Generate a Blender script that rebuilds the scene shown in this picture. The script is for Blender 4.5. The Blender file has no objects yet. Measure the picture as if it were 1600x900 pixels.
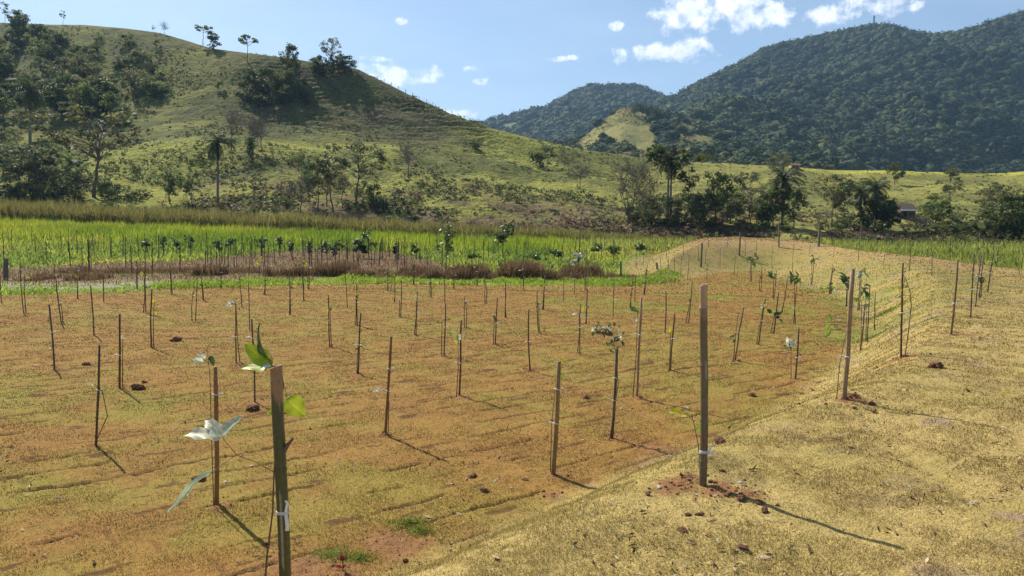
import bpy, math, random
import numpy as np
from mathutils import Vector, Matrix, noise as mnoise

C = bpy.context.scene
COL = C.collection
R = math.radians
rng = np.random.default_rng(7)
random.seed(7)

# ------------------------------------------------------------------ camera
FPX = 1200.0                       # focal length in pixels of the 1600x900 photograph
EYE = np.array([0.0, 0.0, 2.55])
PITCH = math.atan(88 / FPX)
ROLL = R(0.9)
_f = np.array([0, math.cos(PITCH), -math.sin(PITCH)])
_r0 = np.array([1.0, 0, 0]); _u0 = np.array([0, math.sin(PITCH), math.cos(PITCH)])
_r = _r0 * math.cos(ROLL) + _u0 * math.sin(ROLL)
_u = -_r0 * math.sin(ROLL) + _u0 * math.cos(ROLL)
cam_d = bpy.data.cameras.new('camera'); cam = bpy.data.objects.new('camera', cam_d); COL.objects.link(cam)
cam_d.sensor_width = 36; cam_d.lens = 36 * FPX / 1600
cam_d.clip_start = 0.05; cam_d.clip_end = 30000
m = Matrix.Identity(4)
for i in range(3):
    m[i][0], m[i][1], m[i][2], m[i][3] = _r[i], _u[i], -_f[i], EYE[i]
cam.matrix_world = m
C.camera = cam

# ------------------------------------------------------------------ light
SUN_EL, SUN_AZ = R(45), R(-38.5)   # ahead of the camera, to the left
sdir = Vector((math.sin(SUN_AZ) * math.cos(SUN_EL), math.cos(SUN_AZ) * math.cos(SUN_EL), math.sin(SUN_EL)))
sun_d = bpy.data.lights.new('sun', 'SUN'); sun_d.energy = 5.0; sun_d.angle = R(0.5); sun_d.color = (1.0, 0.94, 0.82)
sun = bpy.data.objects.new('sun', sun_d); COL.objects.link(sun)
sun.rotation_euler = (-sdir).to_track_quat('-Z', 'Y').to_euler()

C.view_settings.view_transform = 'Standard'
C.view_settings.look = 'None'
C.view_settings.exposure = 0.68
C.view_settings.gamma = 1.0
C.view_settings.use_curve_mapping = False
C.cycles.use_denoising = True
C.cycles.max_bounces = 6
C.cycles.diffuse_bounces = 3
C.cycles.transmission_bounces = 4
C.cycles.volume_bounces = 0
C.cycles.transparent_max_bounces = 4
C.cycles.caustics_reflective = False
C.cycles.caustics_refractive = False
C.cycles.sample_clamp_indirect = 4


def dir_of(px, py):
    return _f * FPX + _r * (px - 800) - _u * (py - 450)


W = bpy.data.worlds.new('World'); C.world = W; W.use_nodes = True
nt = W.node_tree; N = nt.nodes; L = nt.links
N.clear()
wo = N.new('ShaderNodeOutputWorld')
sky = N.new('ShaderNodeTexSky'); sky.sky_type = 'NISHITA'; sky.sun_disc = False
sky.sun_elevation = SUN_EL; sky.sun_rotation = SUN_AZ
sky.air_density = 1.0; sky.dust_density = 0.8; sky.ozone_density = 1.6; sky.altitude = 300
bg = N.new('ShaderNodeBackground'); bg.inputs[1].default_value = 0.082
L.new(sky.outputs[0], bg.inputs[0])
tc = N.new('ShaderNodeTexCoord')
sx = N.new('ShaderNodeSeparateXYZ'); L.new(tc.outputs['Generated'], sx.inputs[0])


def mth(op, a, b=None, c=None):
    n = N.new('ShaderNodeMath'); n.operation = op
    for i, v in enumerate((a, b, c)):
        if v is None:
            continue
        if isinstance(v, (int, float)):
            n.inputs[i].default_value = v
        else:
            L.new(v, n.inputs[i])
    return n.outputs[0]


az = mth('ARCTAN2', sx.outputs[0], sx.outputs[1]); el = mth('ARCSINE', sx.outputs[2])
ae = N.new('ShaderNodeCombineXYZ'); L.new(az, ae.inputs[0]); L.new(el, ae.inputs[1])
wn = N.new('ShaderNodeTexNoise'); wn.inputs['Scale'].default_value = 42; wn.inputs['Detail'].default_value = 8; wn.inputs['Roughness'].default_value = 0.62
L.new(ae.outputs[0], wn.inputs['Vector'])
# small fair-weather clouds: (photo x, photo y, half width, half height) turned into azimuth and elevation
clouds = [(1075, 22, 58, 34), (1120, 5, 60, 30), (1185, 18, 62, 24), (1050, 82, 62, 15), (1085, 72, 36, 16), (968, 88, 14, 12),
          (1300, 22, 48, 15), (1330, 10, 24, 18), (1388, 12, 32, 17), (1425, 8, 16, 8), (620, 118, 66, 18), (585, 108, 30, 10),
          (588, 92, 22, 5), (628, 33, 11, 6), (735, 111, 13, 7), (749, 127, 13, 6), (872, 92, 18, 5), (895, 90, 10, 4), (963, 41, 14, 8), (700, 178, 50, 8)]
acc = None
for px, py, w, h in clouds:
    d = dir_of(px, py); d = d / np.linalg.norm(d)
    a0 = math.atan2(d[0], d[1]); e0 = math.asin(d[2])
    v1 = N.new('ShaderNodeVectorMath'); v1.operation = 'SUBTRACT'; L.new(ae.outputs[0], v1.inputs[0]); v1.inputs[1].default_value = (a0, e0, 0)
    v2 = N.new('ShaderNodeVectorMath'); v2.operation = 'MULTIPLY'; L.new(v1.outputs[0], v2.inputs[0])
    v2.inputs[1].default_value = (FPX / w / 1.05, FPX / h / 1.05, 0)
    v3 = N.new('ShaderNodeVectorMath'); v3.operation = 'LENGTH'; L.new(v2.outputs[0], v3.inputs[0])
    val = mth('MINIMUM', mth('SUBTRACT', 1.0, v3.outputs['Value']), 0.20 + 0.42 * min(1.0, w / 48))
    acc = val if acc is None else mth('MAXIMUM', acc, val)
acc = mth('MINIMUM', mth('MAXIMUM', acc, -1.2), 0.58)
dens = mth('ADD', acc, mth('MULTIPLY', mth('SUBTRACT', wn.outputs[0], 0.5), 3.1))
mr = N.new('ShaderNodeMapRange'); mr.interpolation_type = 'SMOOTHSTEP'
L.new(dens, mr.inputs[0]); mr.inputs[1].default_value = -0.02; mr.inputs[2].default_value = 0.85
# wisps of thin high cloud
wn2 = N.new('ShaderNodeTexNoise'); wn2.inputs['Scale'].default_value = 3.2; wn2.inputs['Detail'].default_value = 6; wn2.inputs['Roughness'].default_value = 0.55
vs = N.new('ShaderNodeVectorMath'); vs.operation = 'MULTIPLY'; L.new(ae.outputs[0], vs.inputs[0]); vs.inputs[1].default_value = (1.0, 3.5, 1)
L.new(vs.outputs[0], wn2.inputs['Vector'])
mr2 = N.new('ShaderNodeMapRange'); L.new(wn2.outputs[0], mr2.inputs[0]); mr2.inputs[1].default_value = 0.42; mr2.inputs[2].default_value = 0.85; mr2.inputs[4].default_value = 0.16
cf = mth('MAXIMUM', mr.outputs[0], mr2.outputs[0])
cf = mth('MINIMUM', cf, 0.97)
grey = N.new('ShaderNodeMix'); grey.data_type = 'RGBA'
wn3 = N.new('ShaderNodeTexNoise'); wn3.inputs['Scale'].default_value = 26; wn3.inputs['Detail'].default_value = 3
L.new(ae.outputs[0], wn3.inputs['Vector'])
gm = N.new('ShaderNodeMapRange'); L.new(wn3.outputs[0], gm.inputs[0]); gm.inputs[1].default_value = 0.5; gm.inputs[2].default_value = 0.75
L.new(gm.outputs[0], grey.inputs[0])
grey.inputs[6].default_value = (1.0, 1.0, 1.0, 1); grey.inputs[7].default_value = (0.74, 0.76, 0.82, 1)
bg2 = N.new('ShaderNodeBackground'); bg2.inputs[1].default_value = 0.92
L.new(grey.outputs[2], bg2.inputs[0])
mx = N.new('ShaderNodeMixShader'); L.new(cf, mx.inputs[0]); L.new(bg.outputs[0], mx.inputs[1]); L.new(bg2.outputs[0], mx.inputs[2])
L.new(mx.outputs[0], wo.inputs[0])

# ------------------------------------------------------------------ noise and mesh helpers
_T = np.random.default_rng(3).random((8, 256, 256))


def vn(x, y, s=0):
    x = np.asarray(x, float); y = np.asarray(y, float)
    xi = np.floor(x).astype(int); yi = np.floor(y).astype(int)
    fx = x - xi; fy = y - yi
    fx = fx * fx * (3 - 2 * fx); fy = fy * fy * (3 - 2 * fy)
    T = _T[s % 8]; x0 = xi & 255; x1 = (xi + 1) & 255; y0 = yi & 255; y1 = (yi + 1) & 255
    return (T[x0, y0] * (1 - fx) + T[x1, y0] * fx) * (1 - fy) + (T[x0, y1] * (1 - fx) + T[x1, y1] * fx) * fy


def fbm(x, y, o=4, s=0, g=0.5):
    t = 0; a = 1; n = 0; f = 1.0
    for i in range(o):
        t = t + a * vn(x * f + 13.7 * i, y * f + 7.1 * i, s + i); n += a; a *= g; f *= 2.03
    return t / n


def sm(t, a=0.0, b=1.0):
    t = np.clip((np.asarray(t, float) - a) / (b - a), 0, 1)
    return t * t * (3 - 2 * t)


def lerp(a, b, t):
    return a + (b - a) * t


def mesh_np(name, V, F, mat, col=None, parent=None, smooth=False, link=True):
    """V (n,3); F an int array (m,k) or a list of such arrays; col (n,3) per-vertex albedo."""
    V = np.asarray(V, np.float32).reshape(-1, 3)
    Fs = [np.asarray(f, np.int32) for f in (F if isinstance(F, (list, tuple)) else [F]) if len(f)]
    me = bpy.data.meshes.new(name)
    me.vertices.add(len(V)); me.vertices.foreach_set('co', V.ravel())
    nl = sum(f.size for f in Fs); npz = sum(len(f) for f in Fs)
    me.loops.add(nl); me.loops.foreach_set('vertex_index', np.concatenate([f.ravel() for f in Fs]))
    st = []; o = 0
    for f in Fs:
        st.append(o + np.arange(len(f)) * f.shape[1]); o += f.size
    me.polygons.add(npz); me.polygons.foreach_set('loop_start', np.concatenate(st).astype(np.int32))
    me.polygons.foreach_set('use_smooth', np.full(npz, bool(smooth)))
    if col is not None:
        at = me.color_attributes.new('Col', 'FLOAT_COLOR', 'POINT')
        c4 = np.ones((len(V), 4), np.float32); c4[:, :3] = np.asarray(col, np.float32)
        at.data.foreach_set('color', c4.ravel())
    me.update(calc_edges=True)
    me.materials.append(mat)
    if not link:
        return me
    ob = bpy.data.objects.new(name, me); COL.objects.link(ob)
    if parent is not None:
        ob.parent = parent
    return ob


def grid_faces(nr, nc):
    i = np.arange((nr - 1) * (nc - 1)); r_ = i // (nc - 1); c_ = i % (nc - 1)
    a = r_ * nc + c_
    return np.stack([a, a + 1, a + nc + 1, a + nc], 1)


class MB:
    """collects tubes, quads and boxes for ONE mesh"""
    def __init__(s):
        s.V = []; s.Q = []; s.T = []; s.n = 0; s.c = []

    def add(s, V, Q=None, T=None, col=(0.2, 0.2, 0.2)):
        V = np.asarray(V, float).reshape(-1, 3)
        s.V.append(V)
        if Q is not None and len(Q): s.Q.append(np.asarray(Q, int) + s.n)
        if T is not None and len(T): s.T.append(np.asarray(T, int) + s.n)
        col = np.asarray(col, float)
        s.c.append(np.broadcast_to(col, V.shape).copy())
        s.n += len(V)

    def tube(s, pts, rad, n=6, col=(0.2, 0.2, 0.2), cap=True):
        pts = np.asarray(pts, float); k = len(pts)
        rad = np.broadcast_to(np.asarray(rad, float), (k,))
        tan = np.gradient(pts, axis=0); tan /= np.linalg.norm(tan, axis=1)[:, None] + 1e-9
        ref = np.array([0.31, 0.95, 0.05]) if abs(tan[:, 2]).mean() > 0.6 else np.array([0, 0, 1.0])
        a = np.cross(tan, ref); a /= np.linalg.norm(a, axis=1)[:, None] + 1e-9
        b = np.cross(tan, a)
        th = np.arange(n) / n * 2 * math.pi
        V = pts[:, None] + rad[:, None, None] * (a[:, None] * np.cos(th)[None, :, None] + b[:, None] * np.sin(th)[None, :, None])
        i = np.arange(k - 1)[:, None] * n; j = np.arange(n)[None]; j2 = (j + 1) % n
        Q = np.stack([i + j, i + j2, i + n + j2, i + n + j], -1).reshape(-1, 4)
        V = V.reshape(-1, 3); T = []
        if cap:
            V = np.vstack([V, pts[:1], pts[-1:]]); e = k * n
            jj = np.arange(n)
            T = np.vstack([np.stack([np.full(n, e), (jj + 1) % n, jj], 1), np.stack([np.full(n, e + 1), (k - 1) * n + jj, (k - 1) * n + (jj + 1) % n], 1)])
        s.add(V, Q, T, col)

    def box(s, c, d, col=(0.2, 0.2, 0.2)):
        c = np.asarray(c, float); d = np.asarray(d, float) / 2
        V = np.array([[x, y, z] for x in (-1, 1) for y in (-1, 1) for z in (-1, 1)]) * d + c
        s.add(V, [[0, 1, 3, 2], [4, 6, 7, 5], [0, 4, 5, 1], [2, 3, 7, 6], [0, 2, 6, 4], [1, 5, 7, 3]], None, col)

    def build(s, name, mat, parent=None, smooth=False, link=True):
        F = []
        if s.Q: F.append(np.vstack(s.Q))
        if s.T: F.append(np.vstack(s.T))
        return mesh_np(name, np.vstack(s.V), F, mat, np.vstack(s.c), parent, smooth, link)


def tag(o, label=None, cat=None, group=None, kind=None):
    if label: o['label'] = label
    if cat: o['category'] = cat
    if group: o['group'] = group
    if kind: o['kind'] = kind
    return o


def empty(name, loc, rz=0.0):
    o = bpy.data.objects.new(name, None); COL.objects.link(o)
    o.location = Vector([float(v) for v in loc]); o.rotation_euler = (0, 0, rz)
    o.empty_display_size = 0.2
    return o


# ------------------------------------------------------------------ materials
def mat_col(name, rough=0.9, transl=0.0, nscale=8.0, namp=0.35, bump=0.0, bscale=40.0, spec=0.2, rnd=0.0, coord='Object', nscale2=None):
    """procedural material: per-vertex albedo times noise; some leaves let light through"""
    mt = bpy.data.materials.new(name); mt.use_nodes = True
    t = mt.node_tree; n = t.nodes; l = t.links; n.clear()
    out = n.new('ShaderNodeOutputMaterial')
    at = n.new('ShaderNodeAttribute'); at.attribute_name = 'Col'
    co = n.new('ShaderNodeTexCoord')
    ns = n.new('ShaderNodeTexNoise'); ns.inputs['Scale'].default_value = nscale; ns.inputs['Detail'].default_value = 5; ns.inputs['Roughness'].default_value = 0.65
    l.new(co.outputs[coord], ns.inputs['Vector'])
    mp = n.new('ShaderNodeMapRange'); l.new(ns.outputs[0], mp.inputs[0])
    mp.inputs[1].default_value = 0.25; mp.inputs[2].default_value = 0.75
    mp.inputs[3].default_value = 1 - namp; mp.inputs[4].default_value = 1 + namp
    fac = mp.outputs[0]
    if nscale2:
        n2 = n.new('ShaderNodeTexNoise'); n2.inputs['Scale'].default_value = nscale2; n2.inputs['Detail'].default_value = 3
        l.new(co.outputs[coord], n2.inputs['Vector'])
        m2 = n.new('ShaderNodeMapRange'); l.new(n2.outputs[0], m2.inputs[0]); m2.inputs[1].default_value = 0.3; m2.inputs[2].default_value = 0.7
        m2.inputs[3].default_value = 1 - namp; m2.inputs[4].default_value = 1 + namp
        q = n.new('ShaderNodeMath'); q.operation = 'MULTIPLY'; l.new(fac, q.inputs[0]); l.new(m2.outputs[0], q.inputs[1]); fac = q.outputs[0]
    if rnd:
        oi = n.new('ShaderNodeObjectInfo')
        m3 = n.new('ShaderNodeMapRange'); l.new(oi.outputs['Random'], m3.inputs[0]); m3.inputs[3].default_value = 1 - rnd; m3.inputs[4].default_value = 1 + rnd
        q = n.new('ShaderNodeMath'); q.operation = 'MULTIPLY'; l.new(fac, q.inputs[0]); l.new(m3.outputs[0], q.inputs[1]); fac = q.outputs[0]
    vm = n.new('ShaderNodeVectorMath'); vm.operation = 'SCALE'; l.new(at.outputs['Color'], vm.inputs[0]); l.new(fac, vm.inputs['Scale'])
    bs = n.new('ShaderNodeBsdfPrincipled'); bs.inputs['Roughness'].default_value = rough
    bs.inputs['Specular IOR Level'].default_value = spec
    l.new(vm.outputs[0], bs.inputs['Base Color'])
    if bump:
        bn = n.new('ShaderNodeTexNoise'); bn.inputs['Scale'].default_value = bscale; bn.inputs['Detail'].default_value = 4
        l.new(co.outputs[coord], bn.inputs['Vector'])
        bp = n.new('ShaderNodeBump'); bp.inputs['Strength'].default_value = 1.0; bp.inputs['Distance'].default_value = bump
        l.new(bn.outputs[0], bp.inputs['Height']); l.new(bp.outputs[0], bs.inputs['Normal'])
    sh = bs.outputs[0]
    if transl:
        tr = n.new('ShaderNodeBsdfTranslucent'); l.new(vm.outputs[0], tr.inputs[0])
        ms = n.new('ShaderNodeMixShader'); ms.inputs[0].default_value = transl
        l.new(sh, ms.inputs[1]); l.new(tr.outputs[0], ms.inputs[2]); sh = ms.outputs[0]
    l.new(sh, out.inputs[0])
    return mt


M_ground = mat_col('ground', 0.95, 0, 22.0, 0.30, 0.012, 70.0, 0.1, nscale2=95.0)
M_hill = mat_col('hill_grass', 0.95, 0, 0.35, 0.35, 0.55, 1.1, 0.05, nscale2=1.9)
M_forest = mat_col('forest_leaves', 0.8, 0.12, 0.35, 0.40, 0.6, 0.7, 0.1)
M_blade = mat_col('grass_blades', 0.7, 0.25, 3.0, 0.25, 0, 1, 0.2)
M_marsh = mat_col('marsh_blades', 0.6, 0.5, 3.0, 0.25, 0, 1, 0.2)
M_leaf = mat_col('tree_leaves', 0.6, 0.48, 1.2, 0.30, 0, 1, 0.25, rnd=0.22)
M_bark = mat_col('bark', 0.9, 0, 6.0, 0.35, 0.02, 30.0, 0.1)
M_stake = mat_col('weathered_cane', 0.75, 0, 25.0, 0.35, 0.001, 160.0, 0.25, rnd=0.35)
M_bamboo = mat_col('bamboo', 0.5, 0, 30.0, 0.30, 0.0006, 220.0, 0.4)
M_post = mat_col('weathered_post', 0.9, 0, 14.0, 0.3, 0.003, 60.0, 0.2, rnd=0.15)
M_tie = mat_col('white_ribbon', 0.5, 0.15, 20.0, 0.06)
M_sapleaf = mat_col('sapling_leaves', 0.45, 0.45, 30.0, 0.14, 0.0006, 120.0, 0.4)
M_clod = mat_col('soil_clods', 0.95, 0, 30.0, 0.35, 0.006, 70.0, 0.1)
M_stone = mat_col('stones', 0.8, 0, 40.0, 0.2, 0.002, 90.0, 0.3)
M_wall = mat_col('plaster', 0.9, 0, 2.0, 0.2, 0.01, 9.0)
M_roof = mat_col('roof_sheets', 0.8, 0, 2.5, 0.25, 0.01, 12.0)
M_metal = mat_col('galvanised_steel', 0.5, 0, 2.0, 0.1)

# ------------------------------------------------------------------ the land
BERM = np.array([(-14, -25), (-9, -12), (-5.2, -2), (-3.2, 2), (-2.0, 4.4), (-0.6, 6.0), (0.3, 7.1), (1.3, 8.2), (2.6, 9.5), (4.2, 11.7), (6.1, 14.7), (8.3, 18.7), (10.3, 22.5),
                 (12.0, 27.0), (13.4, 31.5), (14.3, 37), (15.3, 43), (16.2, 48), (17.5, 54), (14.5, 52.5), (12, 48), (10, 43.5), (8.6, 41.5), (7.2, 42), (7.0, 45), (7.8, 54), (9.5, 65),
                 (12.5, 76), (20, 84), (28, 82), (31, 66), (28.8, 52), (27.5, 40), (24.2, 28), (20, 18), (16, 8), (13, -4), (11, -25)], float)


def berm_sd(x, y):
    x = np.asarray(x, float); y = np.asarray(y, float)
    d2 = np.full(x.shape, 1e9); ins = np.zeros(x.shape, bool)
    P = BERM; Q = np.roll(BERM, -1, 0)
    for (x0, y0), (x1, y1) in zip(P, Q):
        ex, ey = x1 - x0, y1 - y0
        t = np.clip(((x - x0) * ex + (y - y0) * ey) / (ex * ex + ey * ey), 0, 1)
        d2 = np.minimum(d2, (x - x0 - t * ex) ** 2 + (y - y0 - t * ey) ** 2)
        c = ((y0 > y) != (y1 > y)) & (x < (x1 - x0) * (y - y0) / (y1 - y0 + 1e-12) + x0)
        ins ^= c
    d = np.sqrt(d2)
    return np.where(ins, d, -d)


def rise(x, y):
    k = np.interp(x / np.maximum(y, 1), [-0.67, -0.3, 0, 0.3, 0.67], [2.5, 1.7, 0.95, 1.15, 1.6])
    return k * sm(y, 45, 122)


def berm_h(x, y, sd):
    w = 2.1 + 5.0 * sm(y, 18, 52)
    H = 1.02 + 0.98 * sm(y, 15, 65)
    return H * sm(sd / w)


def base_h(x, y):
    x = np.asarray(x, float); y = np.asarray(y, float)
    return rise(x, y) + berm_h(x, y, berm_sd(x, y)) + 0.07 * (fbm(x * 0.35, y * 0.35, 3, 1) - 0.5)


def hit(px, py, ymax=118.0):
    """where the sight line through a photo pixel meets the open ground"""
    d = dir_of(px, py); d = d / d[1]
    ys = 1.2 * (ymax / 1.2) ** np.linspace(0, 1, 1500)
    P = EYE[None] + d[None] * ys[:, None]
    g = P[:, 2] - base_h(P[:, 0], P[:, 1])
    i = np.argmax(g < 0) if (g < 0).any() else len(ys) - 1
    if i == 0: i = 1
    t = g[i - 1] / (g[i - 1] - g[i] + 1e-12) if g[i] < 0 else 1.0
    y = lerp(ys[i - 1], ys[i], t)
    p = EYE + d * y
    return np.array([p[0], p[1], float(base_h(p[0:1], p[1:2])[0])])


def at(px, py, Y):
    d = dir_of(px, py)
    return EYE + d * (Y / d[1])


# ---- stakes of the plantation: (x, y) of the foot and of the top, measured on the photograph
LOW = [(85, 577, 76, 476), (37, 489, 33, 410), (96, 505, 89, 436), (122, 467, 121, 417), (147, 524, 143, 446), (162, 472, 162, 430), (150, 698, 152, 540), (187, 606, 189, 490), (215, 451, 214, 408),
       (228, 489, 226, 402), (236, 542, 238, 451), (267, 460, 265, 410), (305, 502, 307, 434), (317, 470, 314, 432), (346, 450, 344, 408), (378, 481, 374, 432), (390, 517, 387, 443), (369, 569, 369, 476),
       (398, 628, 394, 498), (338, 787, 332, 575), (84, 454, 84, 412), (2, 473, 0, 430), (414, 461, 414, 414), (427, 440, 425, 398), (454, 492, 453, 431), (475, 470, 471, 420), (483, 453, 484, 410),
       (515, 542, 512, 461), (543, 481, 538, 408), (558, 509, 557, 444), (560, 585, 564, 489), (607, 455, 607, 412), (617, 472, 617, 432), (626, 496, 627, 437), (647, 445, 647, 410), (650, 524, 652, 455),
       (672, 465, 672, 419), (694, 556, 696, 474), (695, 473, 695, 423), (710, 453, 710, 411), (718, 619, 720, 501), (726, 512, 726, 462), (757, 474, 758, 425), (774, 539, 777, 465), (789, 497, 790, 440),
       (602, 681, 612, 525), (744, 447, 744, 408), (818, 453, 818, 412), (828, 580, 826, 484), (841, 521, 839, 455), (849, 484, 852, 430), (880, 473, 881, 436), (898, 461, 898, 420), (916, 506, 917, 451),
       (906, 554, 907, 475), (914, 453, 914, 414), (864, 742, 873, 564), (958, 496, 960, 442), (956, 686, 964, 545), (984, 482, 989, 432), (992, 471, 993, 430), (995, 621, 1001, 464), (1007, 460, 1011, 414),
       (1039, 521, 1041, 455), (1047, 581, 1055, 490), (1076, 505, 1082, 440), (1149, 564, 1161, 480), (1185, 539, 1196, 467), (1189, 455, 1191, 415), (1209, 469, 1214, 422), (1209, 520, 1217, 457),
       (1222, 489, 1232, 430), (1240, 506, 1245, 447), (1243, 592, 1247, 513), (1297, 460, 1301, 416), (1322, 479, 1325, 432), (1340, 487, 1344, 435), (1355, 535, 1358, 445), (1366, 515, 1368, 457), (1344, 547, 1350, 475)]
TOP = [(1063, 431, 1065, 400), (1074, 438, 1077, 401), (1107, 387, 1107, 362), (1091, 407, 1091, 382), (1102, 413, 1103, 390), (1125, 419, 1126, 387), (1147, 430, 1149, 397), (1164, 399, 1165, 372),
       (1172, 440, 1173, 400), (1137, 388, 1137, 370), (1182, 407, 1182, 375), (1104, 444, 1105, 411), (1054, 425, 1054, 399), (1041, 406, 1042, 386), (1044, 420, 1044, 402), (1032, 419, 1032, 401),
       (1014, 407, 1014, 387), (994, 417, 994, 392), (1005, 417, 1005, 400), (1068, 400, 1068, 378), (1206, 419, 1207, 382), (1238, 426, 1240, 382), (1265, 397, 1266, 372), (1302, 402, 1304, 375),
       (1341, 408, 1343, 383), (1380, 415, 1384, 382), (1421, 423, 1423, 382), (1456, 431, 1456, 370), (1267, 445, 1269, 405), (1320, 625, 1336, 421), (1408, 561, 1413, 411), (1486, 524, 1498, 408),
       (1517, 497, 1524, 396), (1524, 480, 1536, 395), (1526, 452, 1530, 399), (1530, 466, 1538, 400), (1543, 457, 1552, 394), (1557, 417, 1559, 384)]
POSTS = [(1095, 417, 1097, 380, 0.11), (1155, 399, 1157, 362, 0.10), (1279, 385, 1281, 350, 0.12), (1345, 386, 1346, 345, 0.12), (1217, 386, 1217, 348, 0.09), (1393, 392, 1393, 375, 0.10),
         (970, 435, 970, 408, 0.10), (1027, 421, 1026, 410, 0.11), (9, 437, 9, 404, 0.14)]
NEAR = [(1098, 757, 1101, 445), (447, 985, 433, 573)]
foot = [hit(s[0], s[1]) for s in LOW + TOP + NEAR]
FEET = np.array(foot)


def seam_mask(x, y, deep=False):
    """open joints between the laid sods"""
    a = R(40); wx = x + 0.11 * (fbm(x * 0.8, y * 0.8, 2, 2) - 0.5) + 0.05 * (fbm(x * 7, y * 7, 2, 5) - 0.5); wy = y + 0.11 * (fbm(x * 0.8 + 40, y * 0.8, 2, 3) - 0.5) + 0.05 * (fbm(x * 7 + 9, y * 7, 2, 6) - 0.5)
    p = wx * math.cos(a) + wy * math.sin(a); q = -wx * math.sin(a) + wy * math.cos(a)
    row = np.floor(q / 0.50); fr = q / 0.50 - row
    dq = np.minimum(fr, 1 - fr) * 0.50
    pp = p / 0.66 + row * 0.37; fp = pp - np.floor(pp); dp = np.minimum(fp, 1 - fp) * 0.66
    d_ = np.hypot(x, y)
    keep = sm(fbm(x * 1.2 + 9, y * 1.2, 3, 4), 0.42, 0.56)
    keep2 = sm(fbm(x * 0.9 + 70, y * 0.9, 3, 5), 0.60, 0.72)
    wid = (0.006 + 0.018 * vn(x * 2.3, y * 2.3, 6)) * (1 + 0.05 * d_)
    s1 = (1 - sm(dq, wid * 0.7, wid * 1.25)) * keep
    s2 = (1 - sm(dp, wid * 0.7, wid * 1.25)) * keep2 * 0.35
    # torn edges and short cracks between the sods
    st = fbm(p * 1.6 + 3, q * 7.5, 3, 6)
    s3 = sm(st, 0.72, 0.74) * 0.8
    if deep: return np.maximum(s1, s2)
    return np.maximum(np.maximum(s1, s2), s3) * (1 - 0.5 * sm(d_, 16, 40))


XE = [-60, -18, -15, -11, -6, 0, 3.1, 6.7, 8.3, 9.6]
YE = [20, 27.3, 30.2, 34, 37, 36.5, 38, 40.3, 42, 64]


def zones(x, y):
    sd = berm_sd(x, y)
    ye = np.interp(x, XE, YE) + 1.2 * (fbm(x * 0.5, y * 0.5, 3, 2) - 0.5)
    turf = sm(-(y - ye), -0.5, 0.5) * (y > -30)
    onb = sm(sd, -0.25, 0.35)
    turf = np.maximum(turf, onb)
    return sd, ye, turf, onb


MOUND = []           # red earth thrown up round the stakes: (x, y, radius, height)
for k, p in enumerate(FEET):
    if p[1] < 40:
        rr = random.uniform(0.10, 0.24)
        MOUND.append((p[0] + random.uniform(-.05, .1), p[1] + random.uniform(-.05, .12), rr, random.uniform(0.005, 0.035)))
for px, py, rr in [(1128, 765, .20), (1170, 775, .13), (1330, 625, .28), (1410, 560, .30), (1500, 522, .35), (1530, 497, .3), (620, 848, .38), (480, 890, .45), (1020, 700, .3), (860, 775, .12), (1060, 760, .2)]:
    p = hit(px, py); MOUND.append((p[0], p[1], rr, 0.008))
MOUND = np.array(MOUND)


def mound_mask(x, y):
    mk = np.zeros(x.shape); hh = np.zeros(x.shape)
    for mx_, my_, rr, h in MOUND:
        sel = (abs(x - mx_) < rr * 1.6) & (abs(y - my_) < rr * 1.6)
        if not sel.any(): continue
        xs = x[sel]; ys = y[sel]
        d = np.hypot(xs - mx_, ys - my_) / rr + 1.1 * (fbm(xs * 9, ys * 9, 3, 1) - 0.5)
        v = 1 - sm(d, 0.35, 1.0)
        mk[sel] = np.maximum(mk[sel], v); hh[sel] = np.maximum(hh[sel], v * h * 2 * vn(xs * 22, ys * 22, 3))
    return mk, hh


def full_h(x, y, near=True):
    h = base_h(x, y)
    if near:
        d = np.hypot(x, y); a = 1 - sm(d, 40, 70)
        h = h + a * (0.035 * (fbm(x * 2.2, y * 2.2, 3, 2) - 0.5) + 0.022 * (fbm(x * 9, y * 9, 3, 3) - 0.5))
        sd, ye, turf, onb = zones(x, y)
        h = h - 0.024 * seam_mask(x, y, True) * turf * (1 - 0.95 * onb) * a
        h = h + mound_mask(x, y)[1]
    return h


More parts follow.
